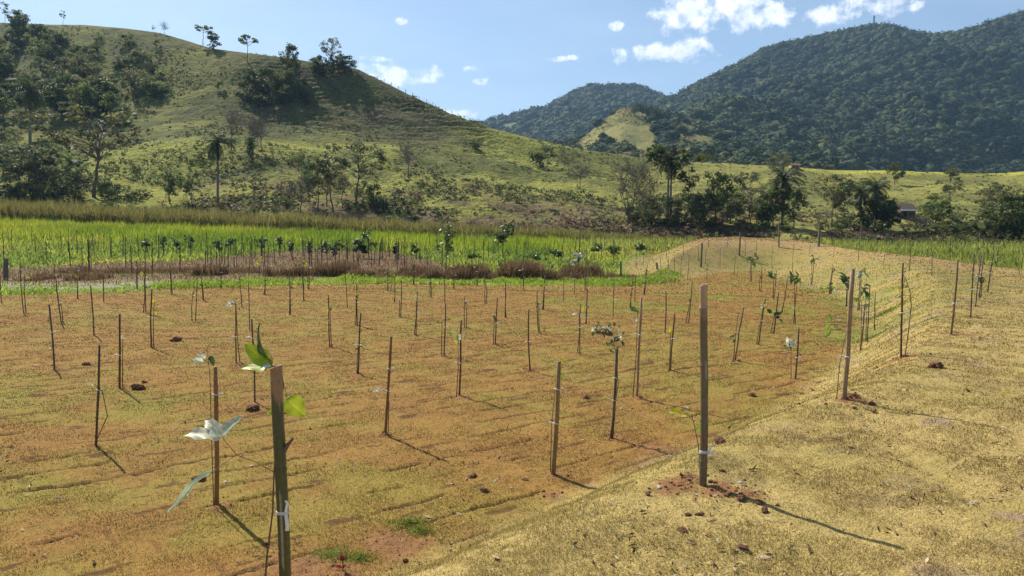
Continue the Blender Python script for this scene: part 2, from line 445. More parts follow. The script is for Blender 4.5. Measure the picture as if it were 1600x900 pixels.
def ground_cols(x, y):
    sd, ye, turf, onb = zones(x, y)
    sh = x.shape + (1,)
    r_ = lambda a: a.reshape(sh)
    n1 = fbm(x * 0.55, y * 0.55, 4, 1); n2 = fbm(x * 2.6, y * 2.6, 4, 2); n3 = fbm(x * 0.13, y * 0.13, 3, 5)
    dry = np.array([0.275, 0.146, 0.042]); grn = np.array([0.240, 0.185, 0.040]); soil = np.array([0.235, 0.118, 0.050]); straw = np.array([0.375, 0.275, 0.100])
    yel = np.array([0.325, 0.245, 0.082])
    field = lerp(dry, grn, r_(0.15 + 0.7 * sm(n1 * 0.65 + n2 * 0.35, 0.38, 0.62)))
    field = lerp(field, np.array([0.20, 0.205, 0.032]), r_(0.65 * sm(n3 * 0.5 + n1 * 0.5, 0.56, 0.70)))
    field = lerp(field, np.array([0.235, 0.118, 0.036]), r_(0.5 * sm(fbm(x * 1.3 + 31, y * 1.3, 4, 6), 0.54, 0.68)))
    bank = lerp(straw, yel, r_(sm(n1 * 0.5 + n2 * 0.5, 0.40, 0.60)))
    bank = lerp(bank, np.array([0.325, 0.212, 0.088]), r_(sm(y, 14, 34) * 0.9))
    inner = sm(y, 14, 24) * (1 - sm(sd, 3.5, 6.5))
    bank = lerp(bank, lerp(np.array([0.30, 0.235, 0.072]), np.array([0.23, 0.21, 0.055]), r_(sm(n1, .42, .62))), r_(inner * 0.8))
    # moist, greener foot of the bank
    wet = (1 - sm(abs(sd - 0.5), 0.3, 1.8)) * sm(y, 14, 19) * (1 - sm(y, 30, 46)) * sm(n1, 0.35, 0.6)
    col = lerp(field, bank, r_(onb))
    col = lerp(col, np.array([0.19, 0.22, 0.045]), r_(wet * 0.6))
    sm_ = seam_mask(x, y) * turf * (1 - 0.96 * onb)
    col = lerp(col, np.array([0.085, 0.040, 0.018]), r_(sm_))
    mk, _ = mound_mask(x, y)
    col = lerp(col, soil, r_(mk))
    # pale grey patches of bare ground on the bank
    gp = sm(fbm(x * 1.4 + 5, y * 1.4 + 3, 3, 7), 0.66, 0.74) * onb
    col = lerp(col, np.array([0.27, 0.185, 0.12]), r_(gp * 0.8))
    dp_ = sm(fbm(x * 2.7 + 8, y * 2.7, 4, 4), 0.60, 0.67) * onb * sm(n1, .35, .55)
    col = lerp(col, np.array([0.19, 0.130, 0.075]), r_(dp_ * 0.35))
    # marsh beyond the turf
    mud = lerp(np.array([0.150, 0.090, 0.048]), np.array([0.22, 0.140, 0.075]), r_(n2))
    mgr = lerp(np.array([0.09, 0.15, 0.02]), np.array([0.17, 0.22, 0.03]), r_(n2))
    brown = brown_mask(x, y)
    marsh = lerp(mgr, mud, r_(brown))
    strip = (1 - sm(y - ye, 3.5, 5.5))
    marsh = lerp(marsh, np.array([0.20, 0.24, 0.035]), r_(strip * (x > -14)))
    pale = (1 - sm(abs(y - ye - 4.5), 1.2, 3.0)) * (1 - sm(x, -15, -11)) * sm(n2, 0.35, 0.5)
    marsh = lerp(marsh, np.array([0.30, 0.25, 0.205]), r_(pale * 0.8))
    col = lerp(marsh, col, r_(turf))
    return col


def brown_mask(x, y):
    n = 9 * (fbm(x * 0.16, y * 0.16, 3, 4) - 0.5)
    t = y + n
    lo = np.interp(x, [-60, -22, -8, 0, 8], [30, 34, 38, 39, 40])
    hi = np.interp(x, [-60, -32, -24, -20, -12, -7, -3, 2, 8], [42, 44, 52, 74, 76, 64, 47, 45, 44])
    return sm(t, lo - 1, lo + 2) * (1 - sm(t, hi - 3, hi + 3))


# ground: one sheet, polar rings round the viewpoint, out to the horizon
daz = np.concatenate([np.linspace(-180, -42, 60)[:-1], np.linspace(-42, 42, 1050), np.linspace(42, 180, 60)[1:]])
rr_ = np.concatenate([np.geomspace(0.25, 1.8, 16)[:-1], np.geomspace(1.8, 130, 1080), np.geomspace(130, 6800, 26)[1:]])
A, RR = np.meshgrid(np.radians(daz), rr_)
X = RR * np.sin(A); Y = RR * np.cos(A)
Z = full_h(X, Y)
Z = np.where(RR > 200, 1.0, Z)
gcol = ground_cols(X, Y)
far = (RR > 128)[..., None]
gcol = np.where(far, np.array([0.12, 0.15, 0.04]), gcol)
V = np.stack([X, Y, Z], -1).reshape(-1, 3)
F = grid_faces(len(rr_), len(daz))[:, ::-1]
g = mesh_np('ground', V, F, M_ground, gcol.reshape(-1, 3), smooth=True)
tag(g, kind='structure')


# ------------------------------------------------------------------ hills
def hill_patch(name, columns, ridge, rows, cols, back, amp, scale, seed, colfn, mat, px_range, terr=None, y0=None):
    """a hillside given by profiles: columns = [(photo x, [(photo y, distance), ...])], crest line = [(photo x, photo y)]"""
    pxs = np.linspace(px_range[0], px_range[1], cols)
    cx = np.array([c[0] for c in columns], float)
    K = len(columns[0][1])
    rp = np.array(ridge, float)
    knots = []
    ker = np.hanning(max(3, cols // 28)); ker /= ker.sum(); kp = len(ker) // 2

    def smooth_u(a):
        return np.convolve(np.pad(a, (kp, len(ker) - 1 - kp), mode='edge'), ker, mode='valid')
    for k in range(K):
        py = smooth_u(np.interp(pxs, cx, [c[1][k][0] for c in columns]))
        Yk = smooth_u(np.interp(pxs, cx, [c[1][k][1] for c in columns]))
        if k == K - 1:
            py = np.interp(pxs, rp[:, 0], rp[:, 1])
            ks = np.hanning(7); ks /= ks.sum(); py = np.convolve(np.pad(py, 3, mode='edge'), ks, mode='valid')
        d = _f[None] * FPX + _r[None] * (pxs - 800)[:, None] - _u[None] * (py - 450)[:, None]
        knots.append(EYE[None] + d * (Yk / d[:, 1])[:, None])
    first = knots[0].copy(); sc = (first[:, 1] - (y0 or 26)) / first[:, 1]
    first[:, 0] *= sc; first[:, 1] *= sc
    first[:, 2] = rise(first[:, 0], first[:, 1]) - 0.7
    b1 = knots[-1].copy(); k_ = (b1[:, 1] + back * 0.35) / b1[:, 1]; b1[:, 0] *= k_; b1[:, 1] *= k_; b1[:, 2] -= back * 0.12
    b2 = knots[-1].copy(); k_ = (b2[:, 1] + back) / b2[:, 1]; b2[:, 0] *= k_; b2[:, 1] *= k_; b2[:, 2] -= back * 0.60
    KN = np.stack([first] + knots + [b1, b2])            # (K+3, cols, 3)
    n = len(KN)
    tt = np.linspace(0, n - 1.0001, rows)
    i = np.floor(tt).astype(int); f = (tt - i)[:, None, None]
    p0 = KN[np.maximum(i - 1, 0)]; p1 = KN[i]; p2 = KN[np.minimum(i + 1, n - 1)]; p3 = KN[np.minimum(i + 2, n - 1)]
    G = 0.5 * (2 * p1 + (p2 - p0) * f + (2 * p0 - 5 * p1 + 4 * p2 - p3) * f ** 2 + (3 * p1 - p0 - 3 * p2 + p3) * f ** 3)
    T = tt[:, None] / (n - 3)                            # 0 foot .. 1 crest
    T = np.broadcast_to(T, G.shape[:2])
    env = sm(T, 0.02, 0.25) * (1 - sm(T, 0.80, 1.0) * 0.85)
    disp = amp * (fbm(G[..., 0] / scale, G[..., 1] / scale, 5, seed) - 0.5) * 2
    G = G.copy(); G[..., 2] += disp * env
    if terr is not None:
        G[..., 2] += terr(G, T, pxs)
    cl = colfn(G, T, np.broadcast_to(pxs, G.shape[:2]))
    ob = mesh_np(name, G.reshape(-1, 3), grid_faces(rows, cols), mat, cl.reshape(-1, 3), smooth=True)
    tag(ob, kind='structure')
    return ob, G, T, pxs


PAST = [(-500, [(302, 135), (215, 185), (140, 235), (30, 290)]),
        (0, [(302, 135), (215, 185), (130, 235), (40, 290)]),
        (300, [(308, 135), (205, 185), (140, 220), (66, 258)]),
        (450, [(312, 135), (205, 190), (150, 215), (92, 242)]),
        (600, [(318, 138), (205, 195), (165, 215), (130, 236)]),
        (700, [(325, 140), (230, 190), (205, 208), (178, 228)]),
        (800, [(330, 140), (265, 180), (238, 205), (210, 228)]),
        (900, [(335, 140), (290, 175), (260, 205), (232, 235)]),
        (1000, [(340, 138), (305, 170), (278, 205), (250, 245)]),
        (1200, [(347, 130), (315, 165), (285, 215), (262, 275)]),
        (1400, [(352, 127), (320, 165), (292, 220), (268, 280)]),
        (1600, [(357, 125), (325, 162), (297, 220), (272, 285)]),
        (2100, [(365, 125), (335, 162), (305, 220), (280, 285)])]
RIDGE = [(-500, 10), (-100, 25), (0, 36), (60, 38), (130, 38), (200, 44), (250, 51), (300, 66), (330, 76), (380, 83), (430, 90), (480, 97), (540, 105), (560, 110), (590, 125), (640, 150), (700, 178), (750, 196),
         (800, 210), (850, 222), (900, 232), (950, 240), (1000, 249), (1060, 254), (1120, 258), (1200, 262), (1240, 261), (1300, 266), (1400, 268), (1500, 272), (1570, 271), (1600, 268), (1800, 275), (2100, 280)]


def past_col(G, T, P):
    x, y, z = G[..., 0], G[..., 1], G[..., 2]
    n1 = fbm(x / 16, y / 16, 4, 1); n2 = fbm(x / 5, y / 5, 4, 2); n3 = fbm(x / 40, y / 40, 3, 3)
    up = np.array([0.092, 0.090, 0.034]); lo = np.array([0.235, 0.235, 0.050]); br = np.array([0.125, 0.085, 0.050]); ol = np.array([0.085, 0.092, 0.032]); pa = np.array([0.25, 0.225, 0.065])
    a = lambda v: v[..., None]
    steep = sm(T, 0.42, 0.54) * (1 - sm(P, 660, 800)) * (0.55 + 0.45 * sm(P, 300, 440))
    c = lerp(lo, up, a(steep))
    right = sm(P, 800, 1080)
    c = lerp(c, lerp(pa, np.array([0.20, 0.19, 0.055]), a(n2)), a(right * 0.75))
    yl = sm(P, 1180, 1260) * sm(T, 0.86, 0.93)
    c = lerp(c, np.array([0.36, 0.34, 0.055]), a(yl * 0.9))
    c = lerp(c, ol, a(sm(n1, 0.46, 0.62) * lerp(0.75, 0.5, right)))
    brn = sm(n3 * 0.5 + n2 * 0.5, 0.47, 0.60) * (1 - sm(T, 0.22, 0.42)) * 0.9
    c = lerp(c, br, a(brn * (1 - 0.6 * right)))
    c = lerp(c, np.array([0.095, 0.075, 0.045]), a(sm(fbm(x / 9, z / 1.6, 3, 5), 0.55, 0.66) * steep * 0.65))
    c = c * a(0.80 + 0.4 * n2)
    return c


def past_terr(G, T, pxs):
    x, y, z = G[..., 0], G[..., 1], G[..., 2]
    w = 0.12 + 0.88 * sm(T, 0.40, 0.55) * sm(pxs[None], 330, 470) * (1 - sm(pxs[None], 760, 900))
    ph = z / 1.7 + 3.5 * fbm(x / 12, y / 12, 4, 4)
    saw = ph - np.floor(ph)
    env = sm(T, 0.1, 0.2) * (1 - sm(T, 0.93, 1.0))
    return w * env * 0.85 * (saw - 0.5) * sm(fbm(x / 18 + 7, y / 18, 3, 6), 0.35, 0.55) + env * 0.9 * (fbm(x / 6, y / 6, 3, 7) - 0.5)


hill, HG, HT, HP = hill_patch('pasture_hill', PAST, RIDGE, 460, 900, 90, 3.0, 34.0, 2, past_col, M_hill, (-500, 2100), past_terr)


def bil(G, T, pxs, u, t_row):
    """point on a hill patch at photo column u and row index t_row"""
    c = np.clip((u - pxs[0]) / (pxs[-1] - pxs[0]) * (len(pxs) - 1), 0, len(pxs) - 1.001)
    r_ = np.clip(t_row, 0, G.shape[0] - 1.001)
    c0 = np.floor(c).astype(int); r0 = np.floor(r_).astype(int); fc = (c - c0)[..., None]; fr = (r_ - r0)[..., None]
    return (G[r0, c0] * (1 - fc) + G[r0, c0 + 1] * fc) * (1 - fr) + (G[r0 + 1, c0] * (1 - fc) + G[r0 + 1, c0 + 1] * fc) * fr


def project(P):
    d = P - EYE
    x = d @ _r; y = d @ _u; z = d @ _f
    return 800 + FPX * x / z, 450 - FPX * y / z


def hill_hit(px, py, G=None, T=None, pxs=None):
    """first point of the hill seen through a photo pixel (or its crest if the pixel is sky)"""
    G = HG if G is None else G; T = HT if T is None else T; pxs = HP if pxs is None else pxs
    P = bil(G, T, pxs, np.full(G.shape[0], float(px)), np.arange(G.shape[0]) * 1.0)
    X_, Y_ = project(P)
    ok = np.where((Y_ <= py) & (T[:, 0] > 0.03))[0]
    k = ok[0] if len(ok) else int(np.argmin(np.where(T[:, 0] <= 1.05, Y_, 1e9)))
    return P[k]


# wooded mountains behind
def forest_col(G, T, P):
    n = fbm(G[..., 0] / 60, G[..., 1] / 60, 4, 2)
    c = lerp(np.array([0.030, 0.044, 0.016]), np.array([0.055, 0.070, 0.024]), n[..., None])
    return c


def big_col(G, T, P):
    c = forest_col(G, T, P)
    clr = clearing(P, T, G)
    return lerp(c, np.array([0.22, 0.165, 0.075]), clr[..., None])


def clearing(P, T, G):
    n = 30 * (fbm(G[..., 0] / 40, G[..., 1] / 40, 3, 3) - 0.5)
    return (sm(P + n, 1315, 1335) * (1 - sm(P + n, 1480, 1500)) * (1 - sm(T + n * 0.0025, 0.405, 0.46)))


BIG = [(985, [(262, 620), (235, 860), (205, 1150)]), (1060, [(262, 620), (215, 850), (150, 1250)]), (1200, [(264, 600), (190, 850), (66, 1300)]), (1370, [(268, 580), (190, 800), (40, 1350)]),
       (1600, [(272, 560), (180, 800), (17, 1300)]), (2100, [(280, 560), (170, 800), (10, 1300)])]
BIGR = [(985, 215), (1000, 190), (1014, 168), (1030, 154), (1050, 148), (1080, 132), (1120, 112), (1160, 90), (1200, 70), (1230, 62), (1270, 57), (1300, 54), (1340, 44), (1365, 42), (1388, 40), (1410, 47), (1450, 55), (1480, 53), (1500, 50),
        (1530, 40), (1560, 30), (1600, 19), (1680, 4), (1800, 0), (2100, 20)]
BIGR = [(a_, b_ + 9 * min(1.0, max(0.0, (a_ - 1000) / 80))) for a_, b_ in BIGR]      # the crowns stand above the ground line
big, BG_, BT, BP = hill_patch('forested_mountain', BIG, BIGR, 150, 260, 600, 52, 200, 5, big_col, M_forest, (985, 2100), y0=180)
MID = [(640, [(262, 900), (235, 1200), (200, 1600)]), (760, [(262, 900), (235, 1200), (190, 1600)]), (900, [(250, 900), (195, 1250), (140, 1700)]), (1030, [(250, 900), (200, 1250), (150, 1700)]), (1200, [(250, 900), (210, 1250), (175, 1700)])]
MIDR = [(640, 205), (752, 192), (790, 182), (830, 172), (868, 163), (885, 152), (900, 143), (925, 134), (960, 135), (985, 134), (1010, 142), (1030, 152), (1080, 165), (1200, 180)]
MIDR = [(a_, b_ + 5) for a_, b_ in MIDR]


def mid_col(G, T, P):
    c = forest_col(G, T, P)
    n = fbm(G[..., 0] / 90, G[..., 1] / 90, 3, 4)
    gr = np.maximum((1 - sm(P, 830, 870)) * sm(n, 0.40, 0.55) * sm(T, 0.72, 0.85), sm(P, 870, 890) * (1 - sm(P, 950, 975)) * sm(n, 0.47, 0.56) * sm(T, 0.72, 0.80) * (1 - sm(T, 0.9, 0.95)))
    return lerp(c, np.array([0.17, 0.185, 0.055]), gr[..., None])


mid, MG, MT, MP = hill_patch('middle_mountain', MID, MIDR, 110, 200, 700, 26, 160, 1, mid_col, M_forest, (640, 1200), y0=200)
GOLD = [(820, [(262, 420), (250, 520), (240, 640)]), (900, [(258, 420), (240, 520), (225, 640)]), (975, [(255, 400), (225, 500), (170, 660)]), (1050, [(258, 400), (230, 500), (188, 660)]), (1150, [(262, 400), (245, 500), (224, 640)]), (1300, [(268, 400), (262, 500), (256, 600)])]
GOLDR = [(820, 246), (880, 233), (905, 222), (930, 200), (950, 183), (968, 171), (985, 168), (1000, 174), (1030, 181), (1060, 190), (1100, 205), (1150, 225), (1200, 241), (1260, 252), (1300, 258)]


def gold_col(G, T, P):
    n = fbm(G[..., 0] / 25, G[..., 1] / 25, 4, 2)
    c = lerp(np.array([0.215, 0.195, 0.070]), np.array([0.165, 0.170, 0.055]), n[..., None])
    c = lerp(c, np.array([0.31, 0.25, 0.085]), (0.4 * sm(fbm(G[..., 0] / 9, G[..., 1] / 9, 3, 3), 0.5, 0.65))[..., None])
    w = gold_wood(P, T, G)
    return lerp(c, np.array([0.04, 0.055, 0.02]), w[..., None])


def gold_wood(P, T, G):
    n = 40 * (fbm(G[..., 0] / 30, G[..., 1] / 30, 3, 6) - 0.5)
    edge = 1000 + (1 - T) * 70
    a_ = sm(P + n * 0.35, edge, edge + 12)
    b_ = (1 - sm(P + n, 882, 905)) * 0.9
    gully = (1 - sm(np.abs(P + n - 955), 12, 26)) * (1 - sm(np.abs(T - 0.58), 0.08, 0.16))
    open_ = sm(P, 1048, 1060) * (1 - sm(P, 1105, 1125)) * sm(T, 0.62, 0.74) * sm(n, -12, -2)
    return np.clip(np.maximum(np.maximum(a_ * (1 - open_), b_), gully), 0, 1)


gold, GG, GT, GP = hill_patch('golden_hill', GOLD, GOLDR, 130, 220, 260, 7, 70, 4, gold_col, M_hill, (820, 1300), y0=120)
FAR = [(600, [(262, 4200), (220, 5000), (198, 6000)]), (775, [(262, 4200), (220, 5000), (178, 6000)]), (900, [(262, 4200), (220, 5000), (200, 6000)])]
FARR = [(600, 205), (740, 196), (755, 188), (766, 181), (775, 178), (783, 181), (800, 190), (900, 200)]
farm, _a, _b, _c = hill_patch('far_peak', FAR, FARR, 60, 90, 1500, 60, 700, 3, forest_col, M_forest, (600, 900), y0=600)


# forest cover: one mass per mountain, thousands of crowns nobody could count
def ico(sub):
    import bmesh
    bm = bmesh.new(); bmesh.ops.create_icosphere(bm, subdivisions=sub, radius=1.0)
    bm.verts.ensure_lookup_table()
    V_ = np.array([v.co[:] for v in bm.verts]); F_ = np.array([[v.index for v in f.verts] for f in bm.faces]); bm.free()
    return V_, F_


IV2, IF2 = ico(2)
IV3, IF3 = ico(3)


def lumpy(V_, seed, amp=0.32, fr=1.6):
    r_ = np.array([mnoise.noise(Vector(v * fr) + Vector((seed * 7.3, seed * 3.1, 0))) + 0.6 * mnoise.noise(Vector(v * fr * 2.7) + Vector((seed * 2.3, 0, seed))) for v in V_])
    return V_ * (1 + amp * r_)[:, None]


CROWNS = [lumpy(IV2, s, 0.42, 1.9) for s in range(10)]


def spray(seed, n=46, size=0.19):
    """leaf sprays standing off a lumpy crown"""
    g_ = np.random.default_rng(seed + 50)
    d = g_.normal(size=(n, 3)); d[:, 2] = np.abs(d[:, 2]) * 0.9 - 0.25; d /= np.linalg.norm(d, axis=1)[:, None]
    rad = np.array([1 + 0.42 * (mnoise.noise(Vector(v * 1.9) + Vector((seed * 7.3, seed * 3.1, 0))) + 0.6 * mnoise.noise(Vector(v * 1.9 * 2.7) + Vector((seed * 2.3, 0, seed)))) for v in d])
    c = d * (rad * g_.uniform(0.84, 1.10, n))[:, None]
    nn = d + g_.normal(size=(n, 3)) * 0.55; nn[:, 2] += 0.3; nn /= np.linalg.norm(nn, axis=1)[:, None]
    t1 = np.cross(nn, g_.normal(size=(n, 3))); t1 /= np.linalg.norm(t1, axis=1)[:, None]; t2 = np.cross(nn, t1)
    z = (size * g_.uniform(0.6, 1.4, n))[:, None]
    return np.stack([c - t1 * z, c - t2 * z * 0.8, c + t1 * z, c + t2 * z * 0.8], 1).reshape(-1, 3)


SPRAYS = [spray(s) for s in range(10)]


def forest(name, G, T, pxs, n, size, keep, tmax=1.0, seed=1, dark=1.0):
    g_ = np.random.default_rng(seed)
    u = g_.uniform(pxs[0], pxs[-1], n); tr = g_.uniform(0.28, tmax + 0.03, n)
    nrow = G.shape[0]; nk = T[-1, 0]
    row = tr / nk * (nrow - 1)
    P = bil(G, T, pxs, u, row)
    k = keep(u, tr, P) > g_.random(n)
    P = P[k]; n = len(P)
    s = size * np.clip(g_.lognormal(-0.10, 0.36, n), 0.4, 1.55)
    Vs = []; Cs = []; Fs = []; o = 0
    nv = len(IV2)
    which = g_.integers(0, len(CROWNS), n)
    ang = g_.uniform(0, 6.28, n)
    zs = g_.uniform(0.65, 1.05, n)
    pal = np.array([[0.040, 0.055, 0.018], [0.030, 0.047, 0.018], [0.055, 0.066, 0.022], [0.045, 0.06, 0.028], [0.064, 0.074, 0.028], [0.034, 0.052, 0.024]]) * dark * 1.15
    pc = pal[g_.integers(0, len(pal), n)] * (g_.uniform(0.7, 1.4, n) * (0.6 + 0.8 * fbm(P[:, 0] / 90, P[:, 1] / 90, 3, 2)))[:, None]
    ca, sa = np.cos(ang)[:, None], np.sin(ang)[:, None]

    def put(V):
        Vx = V[..., 0] * ca - V[..., 1] * sa; Vy = V[..., 0] * sa + V[..., 1] * ca
        return np.stack([Vx * s[:, None], Vy * s[:, None], V[..., 2] * (s * zs)[:, None]], -1) + P[:, None] + np.array([0, 0, 1.0]) * (s * 0.35)[:, None, None]
    core = put(np.stack(CROWNS)[which] * 0.86)
    F1 = (IF2[None] + (np.arange(n) * nv)[:, None, None]).reshape(-1, 3)
    sp = put(np.stack(SPRAYS)[which]); k4 = SPRAYS[0].shape[0]
    F2 = (np.arange(n * k4).reshape(-1, 4)) + n * nv
    cc = np.repeat(pc, nv, 0); c2 = np.repeat(pc, k4, 0) * np.repeat(g_.uniform(0.75, 1.45, n * k4 // 4), 4)[:, None]
    ob = mesh_np(name, np.vstack([core.reshape(-1, 3), sp.reshape(-1, 3)]), [F1, F2], M_forest, np.vstack([cc, c2]), smooth=True)
    tag(ob, kind='stuff')
    return ob


o = forest('mountain_forest', BG_, BT, BP, 20000, 6.0, lambda u, t, P: (1 - clearing(u, t, P)) * (u > 960) * (u < 1720), seed=3)
tag(o, 'dense dark green forest covering the big mountain', 'forest')
o = forest('hill_forest', MG, MT, MP, 6000, 7.5, lambda u, t, P: np.where(u < 870, np.where(t < 0.75, 0.85, 0.35), 0.9), seed=4)
tag(o, 'dark forest covering the middle mountain in the gap', 'forest')
o = forest('slope_forest', GG, GT, GP, 3600, 3.3, lambda u, t, P: gold_wood(u, t, P) * 0.9 + 0.012, seed=5)
tag(o, 'dark woodland on the flank of the golden hill', 'forest')


# ------------------------------------------------------------------ grass and marsh plants (uncountable: stuff)
def blades(name, x, y, z, length, width, lean, col, mat=M_blade, bend=0.5, seed=1, az=None, tip=None):
    """one mesh of bent blades, each two segments tapering to a point"""
    g_ = np.random.default_rng(seed); n = len(x)
    a = g_.uniform(0, 2 * math.pi, n) if az is None else az
    dx, dy = np.cos(a), np.sin(a)
    b = g_.uniform(0, 2 * math.pi, n); wx, wy = np.cos(b) * width / 2, np.sin(b) * width / 2
    h1 = length * 0.55 * np.cos(lean * 0.6); o1 = length * 0.55 * np.sin(lean * 0.6)
    h2 = h1 + length * 0.45 * np.cos(np.minimum(lean * (1 + bend), 1.9)); o2 = o1 + length * 0.45 * np.sin(np.minimum(lean * (1 + bend), 1.9))
    P0 = np.stack([x - wx, y - wy, z], 1); P1 = np.stack([x + wx, y + wy, z], 1)
    P2 = np.stack([x + dx * o1 + wx * .8, y + dy * o1 + wy * .8, z + h1], 1); P3 = np.stack([x + dx * o1 - wx * .8, y + dy * o1 - wy * .8, z + h1], 1)
    P4 = np.stack([x + dx * o2, y + dy * o2, z + h2], 1)
    V = np.stack([P0, P1, P2, P3, P4], 1).reshape(-1, 3)
    i = np.arange(n)[:, None] * 5
    Q = i + np.array([[0, 1, 2, 3]]); T = i + np.array([[3, 2, 4]])
    c = np.repeat(col, 5, 0)
    if tip is not None:
        c = c.reshape(-1, 5, 3); c[:, 4] = tip; c[:, 2:4] = 0.5 * c[:, 2:4] + 0.5 * tip[:, None]; c = c.reshape(-1, 3)
    return mesh_np(name, V, [Q, T], mat, c)


def fan(n, d0, d1, half, g_, power=2.0):
    """points on the ground ahead, thinning out with distance as 1/d^power"""
    q = 2 - power
    u = g_.random(n)
    d = d0 * (d1 / d0) ** u if abs(q) < 1e-6 else (d0 ** q + u * (d1 ** q - d0 ** q)) ** (1 / q)
    a = g_.uniform(-half, half, n)
    return d * np.sin(a), d * np.cos(a), d


g_ = np.random.default_rng(11)
# short sod grass, on field and bank
x, y, d = fan(1050000, 1.7, 34, R(40), g_)
sd, ye, turf, onb = zones(x, y)
mk, _ = mound_mask(x, y)
cov = fbm(x * 3.1, y * 3.1, 3, 5)
k = (g_.random(len(x)) < turf * (1 - 0.9 * seam_mask(x, y)) * (1 - 0.85 * mk) * (0.35 + 0.75 * sm(cov, 0.35, 0.6)))
x, y, d, onb, cov = x[k], y[k], d[k], onb[k], cov[k]
z = full_h(x, y) - 0.004
base = ground_cols(x, y)
n = len(x)
pick = g_.random(n)[:, None]
strw = np.array([0.44, 0.335, 0.130]); gre = np.array([0.215, 0.220, 0.042]); brn = np.array([0.220, 0.120, 0.042])
gshare = (0.14 + 0.42 * sm(fbm(x * 0.8, y * 0.8, 3, 2), 0.42, 0.62))[:, None]
c = np.where(pick < gshare, gre, np.where(pick < gshare + 0.22 + 0.22 * onb[:, None], strw, brn))
c = lerp(c, base, 0.40) * g_.uniform(0.6, 1.45, n)[:, None]
o = blades('turf_grass', x, y, z, g_.uniform(0.010, 0.024, n) * (1 + 0.15 * onb) * (0.6 + 0.8 * cov) * (1 + 0.03 * d), np.maximum(0.0022, 0.00062 * d), g_.uniform(0.25, 1.35, n), c, seed=3)
tag(o, 'short dry yellow green sod grass on field and bank', 'grass', kind='stuff')

# the same grass further off
x, y, d = fan(150000, 33, 92, R(38), g_, 1.4)
sd, ye, turf, onb = zones(x, y)
k = g_.random(len(x)) < turf * 0.8; x, y, d, onb = x[k], y[k], d[k], onb[k]; n = len(x)
c = lerp(np.where((g_.random(n) < 0.3)[:, None], gre, np.where((g_.random(n) < 0.5)[:, None], strw * .75, brn)), ground_cols(x, y), 0.72) * g_.uniform(0.6, 1.4, n)[:, None]
o = blades('distant_turf_grass', x, y, full_h(x, y) - 0.005, g_.uniform(0.03, 0.075, n) * (1 + .006 * d), 0.0009 * d, g_.uniform(0.6, 1.45, n), c, seed=33)
tag(o, 'short dry grass on the far part of field and bank', 'grass', kind='stuff')

# fresh green tufts: foot of the near bank, moist foot of the far bank, and the strip where turf meets marsh
xs, ys = [], []
for px, py, rr, cnt in [(640, 818, .16, 900), (655, 832, .14, 600), (525, 868, .16, 900), (560, 872, .12, 500), (1380, 490, 0.9, 1500), (1355, 530, 0.8, 900), (1300, 455, 1.0, 450), (1285, 452, 0.8, 250), (1450, 500, .5, 200)]:
    p = hit(px, py); a = g_.uniform(0, 6.28, cnt); r_ = np.abs(g_.normal(0, rr * 0.75, cnt)) * (0.5 + 1.1 * vn(a * 1.3, a * 0 + rr * 9, 3))
    xs.append(p[0] + r_ * np.cos(a) * 1.4); ys.append(p[1] + r_ * np.sin(a))
x = np.concatenate(xs); y = np.concatenate(ys); n = len(x); d = np.hypot(x, y)
c = lerp(np.array([0.19, 0.29, 0.04]), np.array([0.30, 0.30, 0.06]), g_.random(n)[:, None]) * g_.uniform(0.6, 1.3, n)[:, None]
o = blades('green_tufts', x, y, full_h(x, y) - 0.004, g_.uniform(0.02, 0.05, n) * (1 + 0.012 * d), np.maximum(0.004, 0.0009 * d), g_.uniform(0.3, 1.2, n), c, seed=4)
tag(o, 'fresh green grass tufts at the foot of the bank', 'grass', kind='stuff')

n = 26000
x = g_.uniform(-30, 10.5, n); ye = np.interp(x, XE, YE)
y = ye + g_.uniform(-0.8, 5.2, n) ** 1.0
k = (berm_sd(x, y) < 0.3) & (g_.random(n) < sm(fbm(x * 0.7, y * 0.7, 3, 1), 0.30, 0.50) * np.where(x < -15, 0.55, 1))
x, y = x[k], y[k]
for px, py, rr, cnt in [(1000, 441, 1.6, 1800), (1030, 434, 1.6, 1800), (975, 444, 1.5, 1200), (1052, 430, 1.0, 700), (1015, 438, 0.9, 1500), (940, 446, 1.4, 900)]:
    p = hit(px, py); a = g_.uniform(0, 6.28, cnt); q_ = rr * np.sqrt(g_.random(cnt)); x = np.append(x, p[0] + q_ * np.cos(a) * .8); y = np.append(y, p[1] + 1.0 + q_ * np.sin(a) * 1.6)
n = len(x)
hh = 0.10 + 0.22 * sm(fbm(x * 0.5, y * 0.5, 3, 3), 0.4, 0.7)
c = lerp(np.array([0.22, 0.35, 0.04]), np.array([0.36, 0.40, 0.06]), g_.random(n)[:, None]) * g_.uniform(0.65, 1.25, n)[:, None]
o = blades('marsh_edge_weeds', x, y, full_h(x, y) - 0.02, hh * g_.uniform(0.6, 1.3, n), g_.uniform(0.03, 0.07, n), g_.uniform(0.3, 1.3, n), c, seed=5, mat=M_marsh)
tag(o, 'low bright green weeds along the edge of the turf', 'weeds', kind='stuff')

